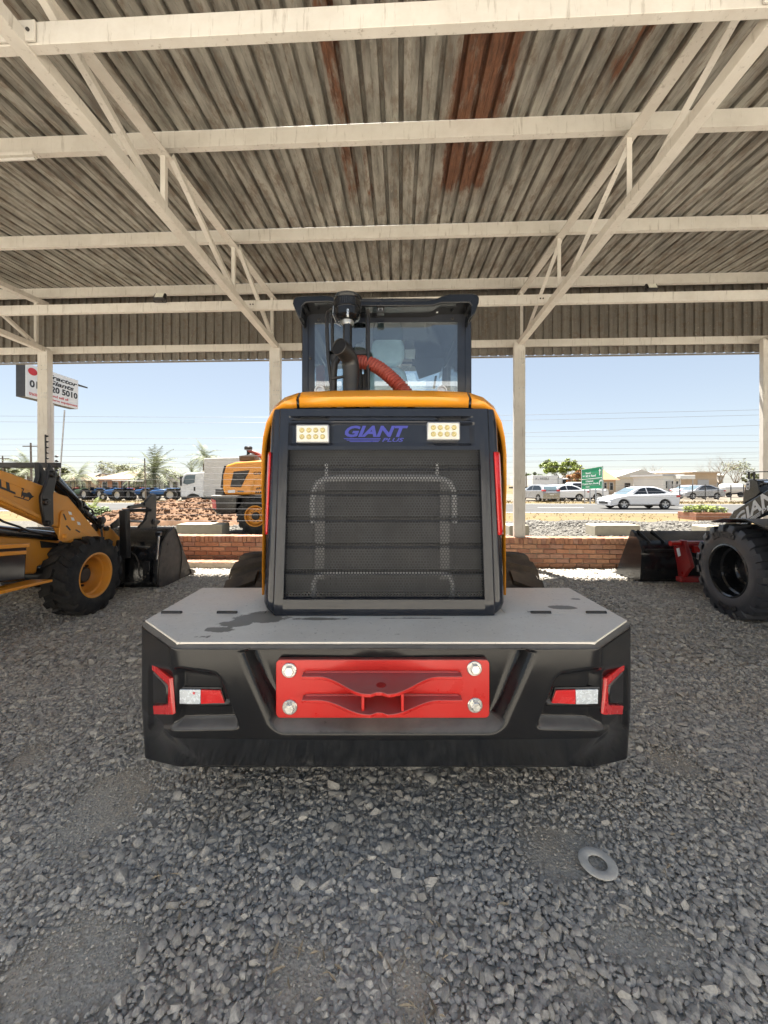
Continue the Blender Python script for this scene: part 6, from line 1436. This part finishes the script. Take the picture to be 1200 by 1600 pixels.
building('brick_house', 'low brick house with brown hip roof behind the tractors', 152, 206, 58, 9, 2.3, 'hip', 'wall_brickfar', 'roof_tan', 3.7, wins=((160, 168, .8, 1.9), (176, 185, .8, 1.9), (192, 200, .8, 1.9)))
building('long_low_building', 'long tan roofed building behind the left palms', 92, 152, 66, 9, 2.2, 'hip', 'wall_tan', 'roof_tan', 3.5, wins=((104, 112, .8, 1.8), (124, 134, .8, 1.8)))
building('showroom', 'white showroom with sign board between palm and truck', 236, 282, 62, 8, 2.4, 'flat', 'wall_white', 'wall_grey', wins=((256, 266, .9, 2.1), (270, 278, .8, 2.0)))
building('orange_roof_house', 'house with orange tiled roof behind the green road sign', 928, 962, 58, 8, 2.2, 'gable_x', 'wall_tan', 'roof_red', 3.9, wins=((934, 939, .6, 1.8), (943, 948, .6, 1.8), (952, 958, .6, 1.8)))
building('white_shed', 'white gabled shed behind the white sedan', 962, 1036, 66, 14, 2.7, 'gable_y', 'wall_white', 'wall_white', 4.1, wins=((975, 985, .8, 1.8),), doors=((1000, 1012, 2.2),))
building('long_warehouse', 'long pale warehouse roof running behind the bare trees', 980, 1130, 86, 16, 3.6, 'gable_x', 'wall_grey', 'wall_white', 4.7, doors=((1090, 1102, 2.6),))
building('white_office', 'small white office with windows right of the sedan', 1036, 1064, 50, 6, 2.6, 'flat', 'wall_white', 'wall_grey', wins=((1039, 1043, .9, 2.0), (1048, 1052, .9, 2.0), (1055, 1060, .9, 2.0)), doors=((1044, 1047, 2.0),))
building('tan_building', 'square tan building in front of the wide bare tree', 1082, 1120, 58, 8, 3.2, 'flat', 'wall_tan', 'wall_tan', doors=((1090, 1107, 2.2),))
# unseen building added behind the viewer to bounce sunlight into the shed
ws = empty('bounce_building', (0, -10, 0)); tag(ws, 'unseen pale building with roller doors, added behind the viewpoint to bounce light', 'building')
MB().box((0, -13, 2.7), (34, 7, 5.5)).build('wall', 'wall_white', ws)  # wall of the added bounce building
MB().prism([(-17.4, -9.2, 5.4), (-17.4, -13, 6.6), (-17.4, -16.9, 5.4)], (34.8, 0, 0)).build('roof', 'wall_grey', ws)  # roof of the added bounce building
for x_ in (-11, -3.5, 4, 11.5):
    dr = MB().box((x_, -9.48, 1.9), (4.2, 0.08, 3.8)).build('bounce_roller_door', 'wall_white', ws)
    MB().box((x_, -9.46, 3.9), (4.5, 0.16, 0.2)).build('bounce_door_head', 'wall_grey', dr)
# carport beside the office, tank trailer, lorries
e = empty('carport', far(1074, 49)); tag(e, 'white carport between office and tan building', 'carport')
MB().box(far(1074, 49)+Vector((0, 1.5, 2.45)), (1.9, 3.2, 0.5)).build('roof', 'wall_white', e, bevel=0.05)
for dx in (-.85, .85): MB().bar(far(1074, 49)+Vector((dx, 0.2, 0)), far(1074, 49)+Vector((dx, 0.2, 2.3)), .08, .08).build('post', 'wall_grey', e)
e = empty('tank_trailer', far(1142, 46)); tag(e, 'white tank trailer behind the wire fence at right', 'trailer')
c = far(1142, 46); MB().lathe([(0, -1.45), (0.45, -1.40), (0.62, -1.2), (0.66, 0), (0.62, 1.2), (0.45, 1.4), (0, 1.45)], c+Vector((0, 0, 0.95)), (1, 0.1, 0), 20).build('tank', 'white_dull', e, smooth=50)
for dx in (-.7, .7): MB().lathe([(0.3, -.1), (0.3, .1), (0, .1)], c+Vector((dx, -.5, 0.3)), (0, -1, 0), 16).build('wheel', 'rubber', e)
MB().box(c+Vector((0, 0, 0.42)), (2.6, .9, .12)).build('chassis', 'black_steel', e)
def lorry(label, px, Y, L, txt):
    e = empty('lorry', far(px, Y)); tag(e, label, 'lorry', 'lorries behind the parked cars'); c = far(px, Y)
    MB().box(c+Vector((0, 1.2, 2.05)), (L, 2.4, 1.75)).build('cargo_box', 'white_paint', e, bevel=0.03)
    MB().box(c+Vector((L/2+1.0, 1.2, 1.55)), (1.7, 2.2, 1.9)).build('cab', 'white_paint', e, bevel=0.15, seg=3)
    MB().box(c+Vector((L/2+1.2, 0.06, 1.95)), (0.8, 0.06, 0.6)).build('side_window', 'tinted', e)
    MB().box(c+Vector((0.6, 1.2, 0.95)), (L+2, 1.6, 0.3)).build('chassis', 'black_steel', e)
    for dx in (-L*.3, L*.2, L/2+.9): MB().lathe([(0.5, -.15), (0.5, .15), (0.25, .15), (0, .1)], c+Vector((dx, .2, .5)), (0, -1, 0), 18).build('wheel', 'rubber', e)
    if txt:
        o_ = c+Vector((-L*.40, -0.012, 2.2)); vs, fs = text_fit(txt, o_, (L*.55, 0, 0), (0, 0, .38), .01); MB().add(vs, fs).build('side_lettering', 'sign_dark', e, solid=0.004)
    return e
lorry('white lorry with dark lettering on its long box left of the road sign', 852, 60, 3.9, 'A L WESSELS'); lorry('white lorry with blank box behind the pickup', 894, 64, 2.6, '')
lorry('white lorry at the back beside the shed column', 818, 66, 3.0, '')
# ------------------------------------------------------------------ signs
sg = empty('road_sign', far(925, 30)); tag(sg, 'green road direction sign with white lettering on posts', 'road sign')
A_, B_, C_, D_ = at(908.5, 765, 31.2), at(941.5, 763.5, 29.0), at(941.5, 728, 29.0), at(908.5, 733.5, 31.2)
nrm = (B_-A_).cross(D_-A_).normalized(); nrm = nrm if nrm.y < 0 else -nrm
MB().prism([A_, B_, C_, D_], -nrm*0.05).build('panel', 'sign_green', sg)
def sp2(u, v): return A_.lerp(B_, u).lerp(D_.lerp(C_, u), v)+nrm*0.006
def quad(u0, v0, u1, v1, nm='border', m='sign_white'): MB().prism([sp2(u0, v0), sp2(u1, v0), sp2(u1, v1), sp2(u0, v1)], nrm*0.008).build(nm, m, sg)
for q in ((0, 0, 1, .022), (0, .978, 1, 1), (0, .022, .02, .978), (.98, .022, 1, .978), (.02, .475, .98, .505)): quad(*q)
for txt, u0, v0, u1, v1 in (('N12', .07, .60, .17, .68), ('Benoni', .22, .72, .46, .82), ('M2 E Rand', .22, .57, .70, .68), ('S Benton', .22, .34, .58, .43), ('Crystal Park North', .05, .20, .82, .30), ('Daveyton', .22, .07, .40, .15)):
    if txt in ('N12', 'Benoni', 'S Benton', 'Daveyton', 'Crystal Park North', 'M2 E Rand'): pass
    o_ = sp2(u0, v0); vs, fs = text_fit(txt, o_, sp2(u1, v0)-o_, sp2(u0, v1)-o_, 0.02); MB().add(vs, fs).build('lettering', 'letter_white', sg, solid=0.006)
MB().prism([sp2(*q) for q in ((.86, .60), (.90, .60), (.90, .80), (.93, .80), (.88, .90), (.83, .80), (.86, .80))], nrm*0.008).build('arrow', 'sign_white', sg)
MB().prism([sp2(*q) for q in ((.85, .18), (.89, .18), (.89, .32), (.93, .34), (.93, .31), (.97, .37), (.93, .43), (.93, .40), (.85, .36))], nrm*0.008).build('arrow', 'sign_white', sg)
for u in (.12, .38, .65, .97):
    p = sp2(u, 0.4)-nrm*0.09; MB().bar(Vector((p.x, p.y, 0)), p, 0.07, 0.07).build('post', 'aluminium', sg)
bb_ = empty('billboard', (-11.2, 13, 0)); tag(bb_, 'white dealer signboard with red mark and phone number behind the left column', 'signboard')
XB = -11.2; y0, y1, zb0, zb1 = 12.0, 14.05, 4.25, 5.30
MB().box((XB-0.16, (y0+y1)/2, (zb0+zb1)/2), (0.30, y1-y0, zb1-zb0)).build('panel_box', 'sign_dark', bb_, bevel=0.01)
MB().box((XB+0.002, (y0+y1)/2, (zb0+zb1)/2), (0.02, y1-y0, zb1-zb0)).build('panel_face', 'sign_white', bb_)
def bq(u, v): return Vector((XB+0.016, y0+(y1-y0)*u, zb0+(zb1-zb0)*v))
for txt, u0, v0, u1, v1, m, bo in (('Tractor', .36, .76, .98, .90, 'letter_black', 0.03), ('Giants', .38, .58, .90, .73, 'letter_black', 0.03), ('01', .06, .32, .20, .54, 'letter_black', 0.03), ('20 5010', .44, .34, .98, .54, 'letter_black', 0.03), ('tractors', .05, .08, .26, .17, 'letter_red', 0.01), ('and sell all', .46, .19, .78, .27, 'letter_red', 0.01), ('farm equipment', .46, .05, .98, .14, 'letter_red', 0.01)):
    o_ = bq(u0, v0); vs, fs = text_fit(txt, o_, bq(u1, v0)-o_, bq(u0, v1)-o_, bo, 0.25 if m == 'letter_black' and txt[0] in 'TG' else 0); MB().add(vs, fs).build('lettering', m, bb_, solid=0.004)
b = MB(); c = bq(.11, .80)
MB().prism([c+Vector((0, math.cos(t)*0.16, math.sin(t)*0.115)) for t in np.linspace(0, 6.283, 25)[:-1]], (0.006, 0, 0)).build('red_mark', 'letter_red', bb_)
MB().prism([bq(*q) for q in ((.15, .77), (.22, .84), (.33, .85), (.33, .76), (.24, .74))], (0.006, 0, 0)).build('red_mark', 'letter_red', bb_)
MB().bar((XB-0.16, 13.0, 0), (XB-0.16, 13.0, zb0), 0.22, 0.22).build('pole', 'white_dull', bb_, bevel=0.02)
MB().box((XB-0.62, 14.3, zb1+0.02), (0.9, 0.9, 0.05), Matrix.Rotation(R(14), 3, 'Y')).build('solar_panel', 'sign_dark', bb_)
MB().bar((XB-0.2, 14.0, zb1-0.1), (XB-0.4, 14.2, zb1), .05, .05).build('bracket', 'black_steel', bb_)
# ------------------------------------------------------------------ planters
def planter(label, px0, px1, Y, h, gh, m, seed, n):
    x0, x1 = (px0-CX)*Y/F, (px1-CX)*Y/F; e = empty('planter', ((x0+x1)/2, Y, 0)); tag(e, label, 'planter', 'low brick planters')
    for (a, c, d) in (((x0+x1)/2, Y, (x1-x0, .12)), ((x0+x1)/2, Y+.9, (x1-x0, .12)), (x0+.06, Y+.45, (.12, .78)), (x1-.06, Y+.45, (.12, .78))):
        MB().box((a, c, h/2-.02), (d[0], d[1], h+.04)).build('brick_edge', 'brick_1', e, bevel=0.01)
    MB().box(((x0+x1)/2, Y+.45, h*.4), (x1-x0-.2, .8, h*.8)).build('soil', 'earth_clod', e)
    rr = random.Random(seed); b = MB()
    for k in range(14): leaf_cloud(b, ((x0+(x1-x0)*(k+.5)/14), Y+.45+rr.uniform(-.2, .2), h+gh*.35*rr.uniform(.6, 1.3)), ((x1-x0)*.06, .28, gh*.5), n//14, .05, rr)
    b.build('foliage', m, e, fix=False)
planter('brick planter with pale green plants beside the road at right', 1086, 1142, 16.2, .30, .36, 'leaf_bright', 5, 1500)
planter('brick edged bed with cut green grass behind the parked yellow loader', 334, 374, 15.2, .16, .16, 'leaf_green', 6, 900)
# ------------------------------------------------------------------ electric fence, poles and overhead lines
ef = empty('electric_fence', S(0, 8.0, 0), -PSI); tag(ef, 'electric security fence of many thin wires beyond the brick wall', 'fence')
for k in range(15):
    z = 0.74+k*0.125; MB().tube([S(-11, 8.0, z), S(-4, 8.0, z-0.008), S(3, 8.0, z-0.008), S(12, 8.0, z)], 0.0022, 4).build('wire', 'wire', ef)
for u in (-10.8, -1.0, 11.0):
    MB().bar(S(u, 8.03, 0), S(u, 8.03, 2.65), 0.035, 0.035).build('post', 'black_steel', ef)
    for k in range(15): MB().lathe([(0.012, 0), (0.02, 0.015), (0.012, 0.03), (0, 0.03)], S(u, 8.01, 0.74+k*0.125), -S(0, 1, 0), 6).build('insulator', 'black_plastic', ef)
sr = empty('insulator_strip', S(-6.75, 7.02, 0)); tag(sr, 'black strip of insulator knobs fixed to the left shed column', 'insulator strip')
p0 = at(72, 740, 7.25); p1 = at(71, 679, 7.25); MB().bar(p0, p1, 0.02, 0.02, up=(0, 1, 0)).build('strip', 'black_steel', sr)
for k in range(7): MB().lathe([(0.016, 0), (0.02, 0.02), (0.012, 0.04), (0, 0.04)], p1.lerp(p0, k/7+.04)+Vector((0.01, 0, 0)), (1, 0, 0), 8).build('insulator', 'black_plastic', sr)
lp = empty('leaning_mast', far(90, 10)); tag(lp, 'thin leaning mast with insulators right of the left shed column', 'mast')
a, c = at(92.5, 757, 10), at(101, 641, 10); a2 = a-(c-a)*((a.z)/(c.z-a.z)); MB().tube([a2, c], 0.018, 8).build('mast', 'aluminium', lp, smooth=50)
for py in (713, 720.5, 728, 735): q = at(88.5, py, 10); MB().lathe([(0.012, -.05), (0.03, -.02), (0.03, .02), (0.012, .05)], q, (1, 0, 0), 8).build('insulator', 'black_plastic', lp)
def pole(label, px, ytop, Y, r=0.09, arms=1):
    t = at(px, ytop, Y); e = empty('utility_pole', (t.x, Y, 0)); tag(e, label, 'utility pole', 'utility poles')
    MB().tube([(t.x+0.1, Y, -0.1), t], [r, r*.75], 8).build('pole', 'pole_wood', e, smooth=50)
    for k in range(arms): MB().bar(t+Vector((-.7, 0, -.3-k*.5)), t+Vector((.7, 0, -.3-k*.5)), .08, .08).build('cross_arm', 'pole_wood', e)
    return t
pole('short wooden utility pole left of the left shed column', 48, 692, 34); pole('plain wooden pole in front of the full crowned palm', 226, 716, 34, .07, 0); pole('far utility pole right of the truck cab', 275, 744, 60, .09, 1); pole('far thin pole right of the shed column', 822, 738, 60, .08, 0); pole('thin pole at the far left edge behind the backhoe', 4, 712, 40, .08, 1)
for i, (yl, ym, yr_, Y, r) in enumerate(((650, 654, 640, 40, .016), (659, 663, 648, 40, .016), (686, 686, 664, 42, .018), (712, 712, 706, 55, .02), (722, 722, 715, 55, .02))):
    ln = empty('power_line', at(600, ym, Y)); tag(ln, ('topmost', 'second', 'third', 'fourth', 'lowest')[i]+' of the overhead power lines crossing the sky', 'power line', 'overhead power lines')
    x0, x1 = -80, 80; pts = []
    for k in range(41):
        t = k/40; px = -600+2400*t; yy = yl+(yr_-yl)*np.clip((px)/1200, -.5, 1.5)+6*math.sin(math.pi*np.clip(px/1200, 0, 1)) if px > -1e9 else 0; pts.append(at(px, float(yy), Y))
    MB().tube(pts, r, 4).build('cable', 'wire', ln)
# wire fence across the road
wf2 = empty('lot_fence', far(1100, 37)); tag(wf2, 'dark post and wire fence across the road at right', 'fence')
for k in range(9):
    p = far(1062+k*20, 37); MB().bar(p, p+Vector((0, 0, 1.5)), 0.06, 0.06).build('post', 'black_steel', wf2)
for z in (.4, .8, 1.15, 1.45): MB().tube([far(1055, 37)+Vector((0, 0, z)), far(1240, 37)+Vector((0, 0, z))], .012, 4).build('wire', 'wire', wf2)
# dry grass tufts on the verges
b = MB(); rr = random.Random(77)
for _ in range(5200):
    u = rr.uniform(-34, 44); v = rr.choice((rr.uniform(31.0, 34.3), rr.uniform(16.4, 20.2))); 
    if v < 21 and rr.random() < .55: continue
    p = S(u, v, -.01); h = rr.uniform(.05, .22 if v > 30 else .10)
    for k in range(3):
        a = rr.uniform(0, 6.28); d = Vector((math.cos(a), math.sin(a), 0))*h*.6; b.add([p-d*.25, p+d*.25, p+d+Vector((0, 0, h))], [(0, 1, 2)])
tag(b.build('dry_grass', mat('dry_grass', (0.19, 0.142, 0.055), 0.9, var=0.35, vs=0.4), fix=False), 'dry yellow grass along both road verges', 'grass', kind='stuff')
